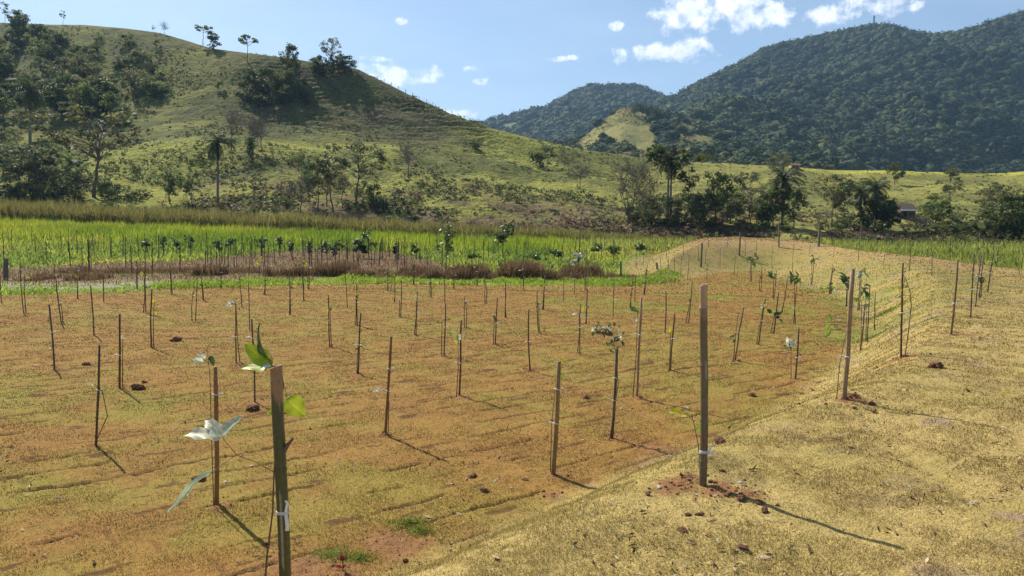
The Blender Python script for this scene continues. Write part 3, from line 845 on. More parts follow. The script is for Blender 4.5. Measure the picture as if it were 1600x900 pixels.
# brown dry litter and stubble of the marsh
n = 60000
x = g_.uniform(-42, 9, n); y = g_.uniform(30, 82, n)
k = g_.random(n) < brown_mask(x, y); x, y = x[k], y[k]; n = len(x)
c = lerp(np.array([0.150, 0.088, 0.046]), np.array([0.30, 0.20, 0.105]), g_.random(n)[:, None]) * g_.uniform(0.6, 1.3, n)[:, None]
gsel = g_.random(n) < 0.45 * sm(fbm(x * .3, y * .3, 3, 2), .42, .6); c[gsel] = np.array([0.17, 0.22, 0.04])
o = blades('dry_stubble', x, y, base_h(x, y) - 0.02, g_.uniform(0.08, 0.34, n), g_.uniform(0.02, 0.05, n), g_.uniform(0.2, 1.4, n), c, seed=6)
tag(o, 'brown dry stubble and litter on the drained marsh', 'stubble', kind='stuff')

# dry reed hedge along the ditch
pts = []
for px0, px1, py, dens, hgt in [(405, 545, 433, 2600, .62), (540, 592, 435, 900, .40), (585, 700, 437, 2200, .55), (695, 800, 438, 2600, .66), (60, 400, 428, 2600, .26), (795, 945, 439, 3600, .80), (930, 1000, 437, 700, .35), (290, 330, 432, 500, .5), (85, 130, 440, 260, .3), (0, 40, 441, 300, .3)]:
    a_ = hit(px0, py); b_ = hit(px1, py); m_ = dens * 2
    t = g_.random(m_); xx = lerp(a_[0], b_[0], t); yy = lerp(a_[1], b_[1], t) + g_.uniform(0.5, 2.8, m_)
    kk = 0.3 + 0.7 * sm(fbm(xx * 0.9, yy * 0.6, 3, 1), 0.30, 0.60)
    sel = g_.random(m_) < kk
    pts.append(np.stack([xx, yy, hgt * (0.35 + 0.95 * kk)], 1)[sel])
pts = np.vstack(pts); n = len(pts)
c = lerp(np.array([0.17, 0.100, 0.052]), np.array([0.36, 0.235, 0.12]), g_.random(n)[:, None]) * g_.uniform(0.55, 1.25, n)[:, None]
o = blades('dry_reeds', pts[:, 0], pts[:, 1], base_h(pts[:, 0], pts[:, 1]) - 0.03, pts[:, 2] * g_.uniform(0.6, 1.25, n), g_.uniform(0.02, 0.055, n), np.abs(g_.normal(0, 0.5, n)), c, bend=1.1, seed=7)
tag(o, 'brown dry reed clumps along the ditch behind the turf', 'reeds', kind='stuff')

# bright green marsh grass
def in_berm(x, y, m=0.4):
    return berm_sd(x, y) > -m


n = 190000
y = 44 + 70 * g_.random(n) ** 0.8; x = g_.uniform(-0.86, 0.36, n) * y
k = (g_.random(n) > brown_mask(x, y) * 1.25) & ~in_berm(x, y) & (y > np.interp(x, XE, YE) + 5.5)
x, y = x[k], y[k]; n = len(x)
tall = sm(y + 8 * (fbm(x * .1, y * .1, 2, 3) - .5), 62, 84) * (1 - sm(x / y, 0.02, 0.16))
hgt = lerp(0.38, 1.15, tall) * (0.75 + 0.5 * fbm(x * 0.25, y * 0.25, 3, 2))
lush = np.array([0.30, 0.375, 0.030]); lime = np.array([0.43, 0.45, 0.085])
c = lerp(lime, lush, (0.25 + 0.75 * tall)[:, None])
pat = sm(fbm(x * 0.12, y * 0.12, 3, 6), 0.45, 0.6)[:, None]
c = lerp(c, c * np.array([0.62, 0.74, 0.85]), pat) * g_.uniform(0.45, 1.4, n)[:, None]
cl_ = sm(fbm(x * 0.9, y * 0.5, 3, 1), 0.3, 0.7); hgt = hgt * (0.55 + 0.75 * cl_)
lp = sm(fbm(x * .07 + 3, y * .09, 3, 7), .46, .62)[:, None]; c = lerp(c, c * np.array([1.35, 1.12, 1.5]), lp)
dk = (g_.random(n) < 0.10) & (tall < .75); c[dk] = np.array([0.06, 0.10, 0.02])
o = blades('marsh_grass', x, y, base_h(x, y) - 0.03, hgt * g_.uniform(0.65, 1.15, n), lerp(0.10, 0.06, tall) * g_.uniform(0.6, 1.3, n), np.abs(g_.normal(0, lerp(0.8, 0.34, tall))), c, bend=0.8, seed=8, mat=M_marsh)
tag(o, 'tall bright green marsh grass filling the wet field', 'grass', kind='stuff')

# dark olive reed bed at the back
n = 90000
y = g_.uniform(111, 136, n); x = g_.uniform(-0.90, 0.26, n) * y
f = x / y
top = np.interp(f, [-0.9, -0.67, -0.33, 0.0, 0.12, 0.26], [4.3, 4.0, 3.5, 2.8, 1.8, 1.0])
c = lerp(np.array([0.155, 0.160, 0.040]), np.array([0.27, 0.245, 0.065]), g_.random(n)[:, None]) * g_.uniform(0.6, 1.3, n)[:, None]
c = lerp(c, np.array([0.20, 0.24, 0.045]), (sm(f, 0.0, 0.12) * 0.8)[:, None])
lum = fbm(x * 0.45, y * 0.3, 3, 2); top = top * (0.72 + 0.5 * lum); c = c * (0.65 + 0.7 * fbm(x * 0.7 + 5, y * 0.4, 3, 5))[:, None]
hi_ = g_.random(n) < 0.12; top[hi_] *= 1.12; c[hi_] = np.array([0.42, 0.37, 0.15])
tipc = lerp(np.array([0.27, 0.20, 0.07]), np.array([0.15, 0.17, 0.035]), g_.random(n)[:, None])
zz = np.maximum(base_h(x, y), base_h(x, y) + 0.0)
o = blades('reed_bed', x, y, zz - 0.05, top * g_.uniform(0.62, 1.08, n), g_.uniform(0.07, 0.16, n), np.abs(g_.normal(0, 0.24, n)), c, bend=1.6, seed=9, tip=tipc, mat=M_marsh)
tag(o, 'dark olive reed bed between the marsh and the hill', 'reeds', kind='stuff')

# broad-leaved crop behind the bank, to the right
n = 90000
y = 26 + 94 * g_.random(n) ** 0.75; x = g_.uniform(0.10, 0.95, n) * y
k = (berm_sd(x, y) < -0.2) & ((x > np.interp(y, [18, 28, 40, 52, 66, 82], [19, 23, 26.5, 27.5, 29, 24])) | (y > 83)); x, y = x[k], y[k]; n = len(x)
hgt = 0.75 + 0.9 * fbm(x * 0.12, y * 0.12, 3, 4)
c = lerp(np.array([0.23, 0.29, 0.045]), np.array([0.42, 0.42, 0.09]), (sm(fbm(x * .2, y * .2, 3, 5), .35, .65) * 0.6 + 0.4 * g_.random(n))[:, None]) * g_.uniform(0.6, 1.3, n)[:, None]
dk = g_.random(n) < 0.14; c[dk] = np.array([0.085, 0.085, 0.03])
o = blades('leafy_crop', x, y, base_h(x, y) - 0.03, hgt * g_.uniform(0.5, 1.1, n), g_.uniform(0.06, 0.17, n), np.abs(g_.normal(0, 0.75, n)), c, bend=1.3, seed=10, mat=M_marsh)
tag(o, 'lush green leafy crop growing beyond the grassy bank', 'crop', kind='stuff')


# scrub on the pasture hill
def leaf_quads(P, size, g_, up=0.3, flat=1.0):
    n = len(P)
    nn = g_.normal(size=(n, 3)); nn[:, 2] = np.abs(nn[:, 2]) + up; nn /= np.linalg.norm(nn, axis=1)[:, None]
    t1 = np.cross(nn, g_.normal(size=(n, 3))); t1 /= np.linalg.norm(t1, axis=1)[:, None]; t2 = np.cross(nn, t1)
    z = (size * g_.uniform(0.6, 1.4, n))[:, None]
    return np.stack([P - t1 * z, P - t2 * z * 0.6 * flat, P + t1 * z, P + t2 * z * 0.6 * flat], 1).reshape(-1, 3)


n = 46000
u = g_.uniform(-150, 1750, n); tr = g_.uniform(0.05, 0.97, n)
P = bil(HG, HT, HP, u, tr / HT[-1, 0] * (HG.shape[0] - 1))
nz = fbm(P[:, 0] / 14, P[:, 1] / 14, 4, 1); nb = fbm(P[:, 0] / 26 + 9, P[:, 1] / 26, 3, 3)
low = 1 - sm(tr, 0.15, 0.42)
w = 0.10 + 0.9 * sm(nz, 0.44, 0.6)
w *= np.where(u < 430, 1.0, np.where(tr > 0.42, 0.55, 1.0)) * np.where(u > 1000, 0.6, 1.0) * (0.5 + 0.8 * low)
k = g_.random(n) < w
P, u, tr, nb, low = P[k], u[k], tr[k], nb[k], low[k]; n = len(P)
sz = g_.lognormal(-0.85, 0.5, n) * np.where(tr < 0.45, 1.15, 0.9)
per = 13
off = g_.normal(size=(n, per, 3)) * np.array([0.5, 0.5, 0.34]) ; off[..., 2] = np.abs(off[..., 2])
LP = (P[:, None] + off * sz[:, None, None]).reshape(-1, 3)
browny = (sm(nb, 0.42, 0.56) * low * 0.8 + 0.10)
isb = g_.random(n) < browny
cb = np.where(isb[:, None], np.array([0.135, 0.088, 0.058]), np.where((g_.random(n) < 0.35)[:, None], np.array([0.15, 0.165, 0.04]), np.array([0.062, 0.078, 0.026])))
cb = np.repeat(cb * g_.uniform(0.65, 1.3, n)[:, None], per, 0) * g_.uniform(0.7, 1.3, n * per)[:, None]
sv = leaf_quads(LP, np.repeat(0.13 + 0.12 * sz, per), g_)
o = mesh_np('hillside_scrub', sv, np.arange(len(sv)).reshape(-1, 4), M_leaf, np.repeat(cb, 4, 0))
tag(o, 'low brown and green scrub scattered over the pasture hill', 'scrub', kind='stuff')

g_ = np.random.default_rng(31)
n = 5200; u = g_.uniform(880, 1180, n); tr = g_.uniform(.33, 1.0, n); P = bil(GG, GT, GP, u, tr / GT[-1, 0] * (GG.shape[0] - 1))
k = g_.random(n) < sm(fbm(P[:, 0] / 22, P[:, 1] / 22, 3, 2), .40, .62); P = P[k]; n = len(P)
off = g_.normal(size=(n, 10, 3)) * [.8, .8, .45]; sz = g_.lognormal(-.1, .4, n)
LP = (P[:, None] + np.abs(off * [0, 0, 1]) + off * [1, 1, 0] * sz[:, None, None]).reshape(-1, 3)
cb = np.where((g_.random(n) < .5)[:, None], np.array([.075, .085, .03]), np.array([.15, .125, .05])) * g_.uniform(.7, 1.3, n)[:, None]
sv = leaf_quads(LP, np.repeat(.42 * sz, 10), g_)
o = mesh_np('golden_hill_scrub', sv, np.arange(len(sv)).reshape(-1, 4), M_leaf, np.repeat(cb, 40, 0))
tag(o, 'low scrub dotted over the golden hill', 'scrub', kind='stuff')

# ------------------------------------------------------------------ trees
BARKC = (0.16, 0.125, 0.095)


def qcurve(a, b, sag, n, g_):
    t = np.linspace(0, 1, n)[:, None]
    p = a + (b - a) * t; p[:, 2] += sag * np.sin(t[:, 0] * math.pi)
    p[1:-1] += g_.normal(size=(n - 2, 3)) * 0.03 * np.linalg.norm(b - a)
    return p


def tree_parts(seed, h, bole, cr, ch, clumps, per, leaf, clump_r, col, r0=0.16, stems=1, flat=1.0, hollow=0.45, bare=False, lean=0.0):
    """a tree of height h: tapered trunk with limbs out to every leaf clump; returns (trunk mesh, crown mesh)"""
    g_ = np.random.default_rng(seed)
    tm = MB(); twig = MB()
    top = h - ch * 0.55
    trunks = []
    for s_ in range(stems):
        dx, dy = (g_.normal(size=2) * (0.03 * h + (0.17 * h if stems > 1 else 0))) + np.array([lean * h, 0])
        t = np.linspace(0, 1, 8)[:, None]
        p = np.zeros((8, 3)); p[:, 0] = dx * t[:, 0] ** 1.3; p[:, 1] = dy * t[:, 0] ** 1.3; p[:, 2] = top * t[:, 0] * (g_.uniform(0.8, 1.05) if stems > 1 else 1)
        p[1:, :2] += np.cumsum(g_.normal(size=(7, 2)) * 0.012 * h, 0); p[0, :2] += g_.normal(size=2) * 0.03 * (stems > 1)
        p[0, 2] = -0.25
        tm.tube(p, r0 * (1 - 0.72 * t[:, 0]) * (0.7 if stems > 1 else 1), 7, BARKC)
        trunks.append(p)
    cents = []
    for i in range(clumps):
        v = g_.normal(size=3); v /= np.linalg.norm(v); v *= (hollow + (1 - hollow) * g_.random() ** 0.6)
        c = np.array([v[0] * cr, v[1] * cr, h - ch / 2 + v[2] * ch / 2])
        c[0] += lean * h; cents.append(c)
        tk = trunks[g_.integers(0, len(trunks))]
        j = int(np.clip(np.searchsorted(tk[:, 2], max(bole, c[2] - 0.55 * np.hypot(c[0], c[1]) - 0.3)), 2, 7))
        a = tk[j]
        q = qcurve(a, c, 0.06 * np.linalg.norm(c - a), 5, g_)
        tm.tube(q, np.linspace(r0 * 0.34, r0 * 0.07, 5), 5, BARKC, cap=False)
        if bare:
            for b_ in range(7):
                k_ = g_.integers(2, 5); e = q[k_] + g_.normal(size=3) * clump_r * np.array([1, 1, .6]) + np.array([0, 0, clump_r * 0.9])
                w = qcurve(q[k_], e, 0.05, 4, g_); twig.tube(w, np.linspace(0.030, 0.012, 4), 3, col, cap=False)
                for _ in range(3):
                    k2 = g_.integers(1, 4); e2 = w[k2] + g_.normal(size=3) * clump_r * 0.5 + np.array([0, 0, clump_r * 0.4])
                    twig.tube(np.stack([w[k2], (w[k2] + e2) / 2 + g_.normal(size=3) * .04, e2]), [0.016, 0.012, 0.007], 3, col, cap=False)
    trunk = tm
    if per:
        cents = np.array(cents)
        cs = clump_r * g_.uniform(0.65, 1.3, len(cents))
        off = g_.normal(size=(len(cents), per, 3)); off /= np.linalg.norm(off, axis=2)[..., None] + 1e-6
        off *= (g_.random((len(cents), per, 1)) ** 0.45) * np.array([1, 1, 0.62 * flat])
        LPs = (cents[:, None] + off * cs[:, None, None]).reshape(-1, 3)
        q = leaf_quads(LPs, np.full(len(LPs), leaf), g_, up=0.35)
        tone = np.repeat(g_.uniform(0.7, 1.35, len(cents)), per) * g_.uniform(0.7, 1.3, len(LPs))
        hue = np.repeat(g_.normal(0, 0.12, len(cents)), per)
        cc = np.asarray(col)[None] * tone[:, None] * np.stack([1 + hue, np.ones_like(hue), 1 - hue], 1)
        twig.add(q, np.arange(len(q)).reshape(-1, 4), None, np.repeat(cc, 4, 0))
    return trunk.build('trunk', M_bark, link=False, smooth=True), twig.build('crown', M_leaf if not bare else M_bark, link=False)


def palm_parts(seed, h, fr=2.6, nf=17, col=(0.045, 0.060, 0.022), ragged=0.3):
    g_ = np.random.default_rng(seed)
    tm = MB(); cm = MB()
    t = np.linspace(0, 1, 8)
    p = np.stack([0.25 * np.sin(t * 1.4) * g_.normal(), 0.2 * t * g_.normal(), h * t], 1); p[0, 2] = -0.25
    tm.tube(p, 0.17 - 0.05 * t, 7, (0.20, 0.17, 0.14))
    tip = p[-1]
    for i in range(nf):
        a = i / nf * 6.28 * 2.4 + g_.normal() * 0.2; el_ = g_.uniform(-0.5, 1.25) if i > nf * 0.25 else g_.uniform(-1.1, -0.4)
        L_ = fr * g_.uniform(0.8, 1.15)
        s_ = np.linspace(0, 1, 9)
        droop = 0.9 + g_.random() * 0.5
        ang = el_ - droop * s_ ** 1.3 * 1.35
        seg = L_ / 8
        rr = np.concatenate([[0], np.cumsum(np.cos(ang[:-1]) * seg)]); zz = np.concatenate([[0], np.cumsum(np.sin(ang[:-1]) * seg)])
        mid_ = np.stack([tip[0] + rr * math.cos(a), tip[1] + rr * math.sin(a), tip[2] + zz], 1)
        cm.tube(mid_, np.linspace(0.035, 0.01, 9), 3, (0.10, 0.10, 0.04), cap=False)
        side = np.array([-math.sin(a), math.cos(a), 0])
        for j in range(1, 9):
            for k in (0.0, 0.5):
                b0 = lerp(mid_[j - 1], mid_[j], k); ll = 0.62 * math.sin(math.pi * min(0.98, 0.12 + 0.8 * (j - 1 + k) / 8)) * fr / 2.4
                fw = mid_[j] - mid_[j - 1]; fw /= np.linalg.norm(fw)
                for sg in (-1, 1):
                    e = b0 + side * sg * ll * 0.75 + fw * ll * 0.55 - np.array([0, 0, ll * g_.uniform(0.35, 0.8)])
                    w = fw * 0.075
                    cm.add([b0 - w, b0 + w, e + w * .3, e - w * .3], [[0, 1, 2, 3]], None, np.asarray(col) * g_.uniform(0.7, 1.4))
    return tm.build('trunk', M_bark, link=False, smooth=True), cm.build('crown', M_leaf, link=False)


GRN = (0.125, 0.158, 0.040); DKG = (0.084, 0.112, 0.030); PALE = (0.175, 0.188, 0.075); OLV = (0.135, 0.142, 0.052); LIM = (0.165, 0.190, 0.062); TWG = (0.19, 0.15, 0.125)
PROTO = {
    'round': [(tree_parts(20 + i, 8, 1.8, 3.2, 6.0, 34, 46, 0.24, 0.95, GRN, 0.17), 8.0) for i in range(3)],
    'dense': [(tree_parts(30 + i, 7, 1.0, 3.1, 6.2, 40, 52, 0.25, 1.0, DKG, 0.17), 7.0) for i in range(3)],
    'spread': [(tree_parts(40 + i, 9, 2.6, 4.4, 4.6, 30, 46, 0.20, 0.95, OLV, 0.17, hollow=0.6, flat=0.8), 9.0) for i in range(2)],
    'flat': [(tree_parts(50 + i, 8, 3.8, 3.4, 2.4, 18, 40, 0.24, 0.80, GRN, 0.15, flat=0.6), 8.0) for i in range(2)],
    'pale': [(tree_parts(60 + i, 6, 1.2, 2.5, 4.6, 24, 40, 0.20, 0.85, PALE, 0.12), 6.0) for i in range(2)],
    'slender': [(tree_parts(70 + i, 9, 3.2, 1.8, 5.6, 16, 34, 0.20, 0.70, OLV, 0.11), 9.0) for i in range(2)],
    'bush': [(tree_parts(80 + i, 3, 0.2, 2.1, 3.0, 18, 40, 0.18, 0.75, (0.115, 0.140, 0.042), 0.09, hollow=0.3), 3.0) for i in range(3)],
    'lime': [(tree_parts(90 + i, 3.2, 0.3, 2.0, 3.0, 18, 44, 0.17, 0.72, LIM, 0.09, hollow=0.3), 3.2) for i in range(2)],
    'column': [(tree_parts(95, 5, 0.4, 1.1, 4.8, 20, 40, 0.17, 0.62, DKG, 0.10, hollow=0.2), 5.0)],
    'bare': [(tree_parts(100 + i, 9, 1.5, 2.6, 6.0, 18, 0, 0.2, 1.2, TWG, 0.13, stems=4, bare=True), 9.0) for i in range(2)],
    'twiggy': [(tree_parts(110 + i, 6, 1.6, 2.1, 3.8, 14, 0, 0.2, 0.9, TWG, 0.11, bare=True), 6.0) for i in range(2)],
    'palm': [(palm_parts(120 + i, 8.2, 2.7), 9.0) for i in range(2)],
    'palmfull': [(palm_parts(130, 6.4, 3.2, 26, (0.050, 0.072, 0.026)), 7.6)],
    'banana': [(palm_parts(140, 1.3, 2.3, 15, (0.10, 0.16, 0.03)), 3.0)],
}
_cnt = {}


def plant(kind, px, py, hpx, label, group=None, name='tree', cat='tree', pos=None, wide=1.0, src=None):
    """a plant of its own whose foot is at photo pixel (px, py) on the hill and whose height is hpx photo pixels"""
    vs = PROTO[kind]; i = _cnt.get(kind, 0); _cnt[kind] = i + 1
    (tm, cm), h0 = vs[i % len(vs)]
    p = hill_hit(px, py) if pos is None else pos
    s = hpx * p[1] / FPX / h0
    e = empty(name, p, random.uniform(0, 6.28)); e.scale = (s * wide, s * wide, s)
    for me, nm in ((tm, 'trunk'), (cm, 'crown')):
        c = bpy.data.objects.new(nm, me); COL.objects.link(c); c.parent = e
    tag(e, label, cat, group)
    return e


def each(kind, spots, label, group, name='tree', cat='tree', wide=1.0):
    for px, py, h in spots:
        plant(kind, px, py, h, label, group, name, cat, wide=wide * random.uniform(0.88, 1.15))


# single trees one can point to
plant('palm', 47, 262, 132, 'tall dark palm with drooping fronds above pale bushes at the photo\'s left edge', name='palm_tree', cat='palm')
plant('palm', 340, 323, 108, 'lone tall palm with a bare trunk on the lower hillside', name='palm_tree', cat='palm')
plant('spread', 146, 308, 140, 'large spreading dark tree with a broad crown at the hill foot beside the pale bushes', wide=1.15)
plant('banana', 104, 268, 40, 'bright green banana clump under the spreading tree', name='banana_plant', cat='plant', wide=1.1)
plant('spread', 557, 320, 95, 'open branching tree with a forked trunk on the lower slope beside a dark bush')
plant('bush', 577, 322, 42, 'dark bush right beside the forked open tree', name='bush', cat='bush', wide=0.6)
plant('slender', 521, 332, 108, 'slim sparse tree between the small dark tree and the forked open tree')
plant('slender', 497, 330, 88, 'thin sparse tree just left of the slim tree on the lower slope')
plant('round', 482, 318, 68, 'small dark round topped tree on a thin stem beside the thin sparse tree', wide=0.62)
plant('lime', 466, 258, 22, 'small bush with yellow green flowers above the dark round topped tree', name='bush', cat='bush')
plant('twiggy', 638, 278, 58, 'slim leafless tree standing alone in the sunny meadow')
plant('twiggy', 362, 236, 62, 'thin bare tree at the foot of the dark steep face')
plant('twiggy', 396, 240, 58, 'bare forked tree standing over the dark column bush')
plant('twiggy', 409, 238, 50, 'bare tree just right of the dark column bush')
plant('column', 393, 252, 38, 'dark column shaped bush below the bare forked tree', name='bush', cat='bush')
plant('round', 266, 318, 56, 'small broad tree on thin stems at the left of the lone palm')
plant('round', 300, 320, 44, 'small narrow dark tree between the broad tree and the lone palm', wide=0.7)
plant('bush', 843, 262, 36, 'dark round bush in the hollow below the fence line', name='bush', cat='bush')
plant('bush', 738, 232, 18, 'low dark bush on the rim of the eroded scar', name='bush', cat='bush', wide=1.4)
plant('twiggy', 906, 292, 32, 'small bare purplish tree on the pasture with a shadow beside it', wide=1.2)
plant('bare', 984, 352, 102, 'tall leafless many stemmed tree at the marsh edge', wide=1.0)
plant('bare', 1005, 350, 86, 'leafless tree crowded against the tall many stemmed bare tree', wide=0.9)
plant('palm', 1043, 350, 108, 'palm with ragged dark fronds in the clump behind the bank', name='palm_tree', cat='palm')
plant('flat', 1050, 348, 120, 'tallest dark flat topped tree of the clump behind the bank')
plant('slender', 1072, 346, 98, 'slender tree just right of the ragged palm')
plant('round', 1118, 350, 82, 'leafy tree to the right of the ragged palm clump', wide=0.8)
plant('dense', 1090, 358, 52, 'dark ball shaped small tree standing in front of the leafy tree', wide=0.6)
plant('round', 1140, 348, 56, 'smaller rounded tree at the end of the palm clump')
plant('bush', 992, 352, 40, 'dark bush at the foot of the many stemmed bare tree', name='bush', cat='bush', wide=0.55)
plant('bush', 1163, 294, 26, 'dark tree alone on the upper pasture with its shadow below', wide=0.9)
plant('twiggy', 1172, 350, 56, 'bare tree between the palm clump and the dark grove')
plant('spread', 1217, 292, 52, 'broad grey green tree on the pasture crest beside the red roof', wide=0.8)
plant('palmfull', 1222, 356, 88, 'bushy palm rising out of the dark grove', name='palm_tree', cat='palm')
plant('dense', 1203, 358, 66, 'dark tree at the foot of the bushy palm', wide=0.8)
plant('spread', 1300, 352, 76, 'open many branched tree left of the palm group', wide=0.8)
plant('round', 1318, 350, 62, 'rounded tree behind the open many branched tree', wide=0.8)
plant('palmfull', 1345, 360, 68, 'feathery palm in front of the dark palm group', name='palm_tree', cat='palm')
plant('palmfull', 1368, 358, 72, 'feathery dark palm next to the vine covered bush', name='palm_tree', cat='palm')
plant('dense', 1388, 362, 50, 'dark vine covered bush beside the small house', wide=0.85)
plant('bush', 1330, 362, 30, 'low bush beneath the open many branched tree', name='bush', cat='bush')
plant('round', 1398, 290, 34, 'round green tree alone on the pasture with a shadow to its right', wide=0.95)
plant('slender', 1484, 328, 66, 'slender leaning tree above the round dark tree near the house', wide=1.35)
plant('round', 1462, 360, 56, 'round dense dark tree just right of the small house', wide=0.95)
plant('round', 1446, 356, 40, 'smaller leafy tree between the house and the round dense tree', wide=0.8)
plant('bush', 1506, 364, 34, 'low rounded bush right of the round dense tree', name='bush', cat='bush')
plant('dense', 1570, 372, 70, 'big dark tree at the field edge, at the photo\'s right', wide=1.0)
plant('spread', 1556, 366, 78, 'grey green open tree behind the big dark tree')
plant('bush', 1540, 372, 40, 'leafy bush in front of the big dark tree', name='bush', cat='bush')
plant('dense', 1600, 372, 64, 'dark tree cut by the right border of the photo', wide=0.9)
plant('round', 1240, 358, 60, 'leafy tree closing the grove beside the bushy palm', wide=0.8)
plant('spread', 1208, 354, 72, 'grey green open tree behind the bushy palm', wide=0.75)
plant('round', 1380, 361, 58, 'dark rounded tree between the feathery dark palm and the house', wide=0.8)
plant('dense', 1356, 362, 52, 'dense tree filling the gap between the two feathery palms', wide=0.7)
# trees on the skyline
plant('twiggy', 257, 54, 18, 'bare skinny tree on the skyline right of a tiny pair of bushes')
plant('slender', 240, 53, 13, 'tiny thin tree on the skyline beside the bare skinny one')
plant('flat', 317, 72, 32, 'flat topped leaning tree on the skyline beside a dark pointed tree')
plant('column', 334, 78, 30, 'dark pointed tree on the skyline beside the flat topped tree', wide=1.5)
plant('flat', 387, 98, 40, 'umbrella crowned tree standing alone on the skyline', wide=0.95)
plant('dense', 454, 124, 52, 'dark tall tree on the ridge above the shaded grove', wide=0.66)
plant('spread', 517, 112, 50, 'pale airy tree at the brow of the hill over dark bushes', wide=0.72)
plant('slender', 8, 30, 32, 'thin tree with a small top on the far left skyline')
plant('slender', 98, 38, 22, 'tiny slim tree on the skyline over the thicket')
each('dense', [(497, 116, 28), (528, 114, 30), (541, 114, 26), (512, 120, 24)], 'dense dark bush in the group at the hill brow', 'dark bushes at the hill brow', 'bush', 'bush', 1.05)
for px, py, h_, kd in [(388, 148, 40, 'dense'), (406, 136, 26, 'round'), (420, 154, 46, 'dense'), (441, 142, 30, 'dense'), (458, 152, 42, 'round'), (474, 158, 28, 'dense'), (396, 164, 30, 'dense'), (432, 166, 26, 'round'), (448, 168, 32, 'dense'), (410, 168, 22, 'bush'), (484, 164, 18, 'bush'), (378, 158, 20, 'bush')]:
    plant(kd, px, py, h_, 'dark tree in the shaded grove below the ridge', 'trees of the shaded grove', wide=random.uniform(.8, 1.2))
# thickets on the left of the hill
def scatter(kinds, n, box, hr, label, group, name='tree', cat='tree', seed=1, wide=1.0, dens=None):
    rr = random.Random(seed); k = 0; tries = 0
    while k < n and tries < n * 30:
        tries += 1
        px = rr.uniform(box[0], box[1]); py = rr.uniform(box[2], box[3])
        if dens is not None and rr.random() > dens(px, py): continue
        plant(kinds[rr.randrange(len(kinds))], px, py, rr.uniform(*hr), label, group, name, cat, wide=wide * rr.uniform(.8, 1.25)); k += 1


inside = lambda cx, cy, rx, ry: (lambda px, py: 1.0 if ((px - cx) / rx) ** 2 + ((py - cy) / ry) ** 2 < 1 else 0.0)
scatter(['dense', 'round', 'dense', 'spread'], 20, (88, 222, 132, 200), (30, 60), 'dark tree in the thicket in the middle of the left slope', 'trees of the slope thicket', seed=3, dens=inside(152, 170, 70, 34))
scatter(['round', 'dense', 'round'], 20, (-5, 112, 46, 100), (14, 32), 'leafy tree in the woodland on the hill\'s top left', 'woodland at the top left of the hill', seed=4, dens=lambda x_, y_: 1.0 if y_ > 40 + 0.16 * x_ else 0.2)
scatter(['dense', 'round', 'dense'], 16, (-8, 70, 104, 196), (26, 46), 'dark tree in the shaded wood at the photo\'s left edge', 'shaded wood at the left edge', seed=5)
scatter(['dense', 'round', 'spread', 'pale'], 9, (-5, 100, 200, 296), (28, 56), 'tree in the mixed growth around the dark palm', 'trees around the dark palm', seed=6)
each('lime', [(44, 72, 18), (62, 78, 20), (76, 74, 20), (58, 90, 18), (112, 100, 18), (130, 80, 14), (205, 142, 26), (222, 148, 28), (240, 152, 24), (252, 146, 22), (342, 142, 16), (214, 128, 20), (250, 130, 20), (146, 92, 16), (196, 108, 18)],
     'rounded yellow green shrub on the upper left slope', 'yellow green shrubs on the upper slope', 'shrub', 'shrub')
scatter(['bush', 'bush', 'lime', 'pale', 'bush'], 40, (100, 250, 62, 205), (7, 18), 'bush scattered on the upper left slope', 'bushes on the upper slope', 'bush', 'bush', seed=7, dens=lambda x_, y_: max(0.15, 1.2 - abs(y_ - 60 - 0.45 * (x_ - 100)) / 110))
scatter(['bush', 'pale', 'twiggy'], 14, (200, 480, 200, 300), (6, 14), 'small shrub dotted over the sunny lower slope', 'shrubs dotted over the lower slope', 'shrub', 'shrub', seed=8)
each('pale', [(30, 296, 70), (58, 302, 76), (44, 284, 56), (80, 300, 44), (16, 300, 50), (6, 276, 52)], 'pale leafy shrub at the hill foot under the dark palm', 'pale shrubs at the hill foot', 'shrub', 'shrub')
each('bush', [(70, 310, 30), (96, 312, 34), (118, 312, 30), (170, 312, 26), (184, 306, 20), (206, 312, 18), (222, 312, 16), (88, 292, 36), (12, 312, 26), (34, 312, 28), (66, 286, 34), (120, 286, 34), (160, 298, 22)],
     'low dark bush along the hill foot on the left', 'dark bushes along the left hill foot', 'bush', 'bush')
each('bush', [(590, 326, 22), (604, 328, 20), (622, 330, 22), (560, 330, 16), (636, 334, 16), (545, 328, 16), (452, 322, 16), (430, 320, 14), (652, 334, 14)], 'low dark bush in the shade below the forked tree', 'bushes below the forked tree', 'bush', 'bush')
each('pale', [(1030, 350, 48), (1058, 350, 44), (1012, 350, 40), (1080, 348, 50), (1102, 350, 50), (1128, 352, 40), (1150, 350, 34), (1190, 354, 40), (1182, 352, 34)], 'leafy undergrowth shrub in the clump behind the bank', 'shrubs of the clump behind the bank', 'shrub', 'shrub')
each('bush', [(1020, 352, 22), (1046, 354, 24), (1066, 354, 22), (1110, 356, 20), (1158, 356, 16), (1196, 360, 20), (1225, 362, 18), (1280, 358, 14), (1312, 362, 18), (1376, 364, 22),
               (1470, 366, 18), (1488, 366, 22), (1524, 368, 24), (1556, 374, 30), (1586, 374, 34), (1180, 280, 12), (1150, 282, 8), (1560, 300, 16), (1480, 300, 12), (1345, 300, 10)], 'low dark bush along the far edge of the leafy crop', 'bushes along the crop edge', 'bush', 'bush')
each('twiggy', [(1432, 364, 26), (1444, 366, 24), (1422, 362, 22), (1290, 358, 30), (1545, 340, 44), (1575, 345, 48), (470, 330, 50), (510, 322, 60), (535, 326, 54), (452, 326, 40)], 'leafless twiggy sapling tree near the hill foot', 'leafless trees near the hill foot')
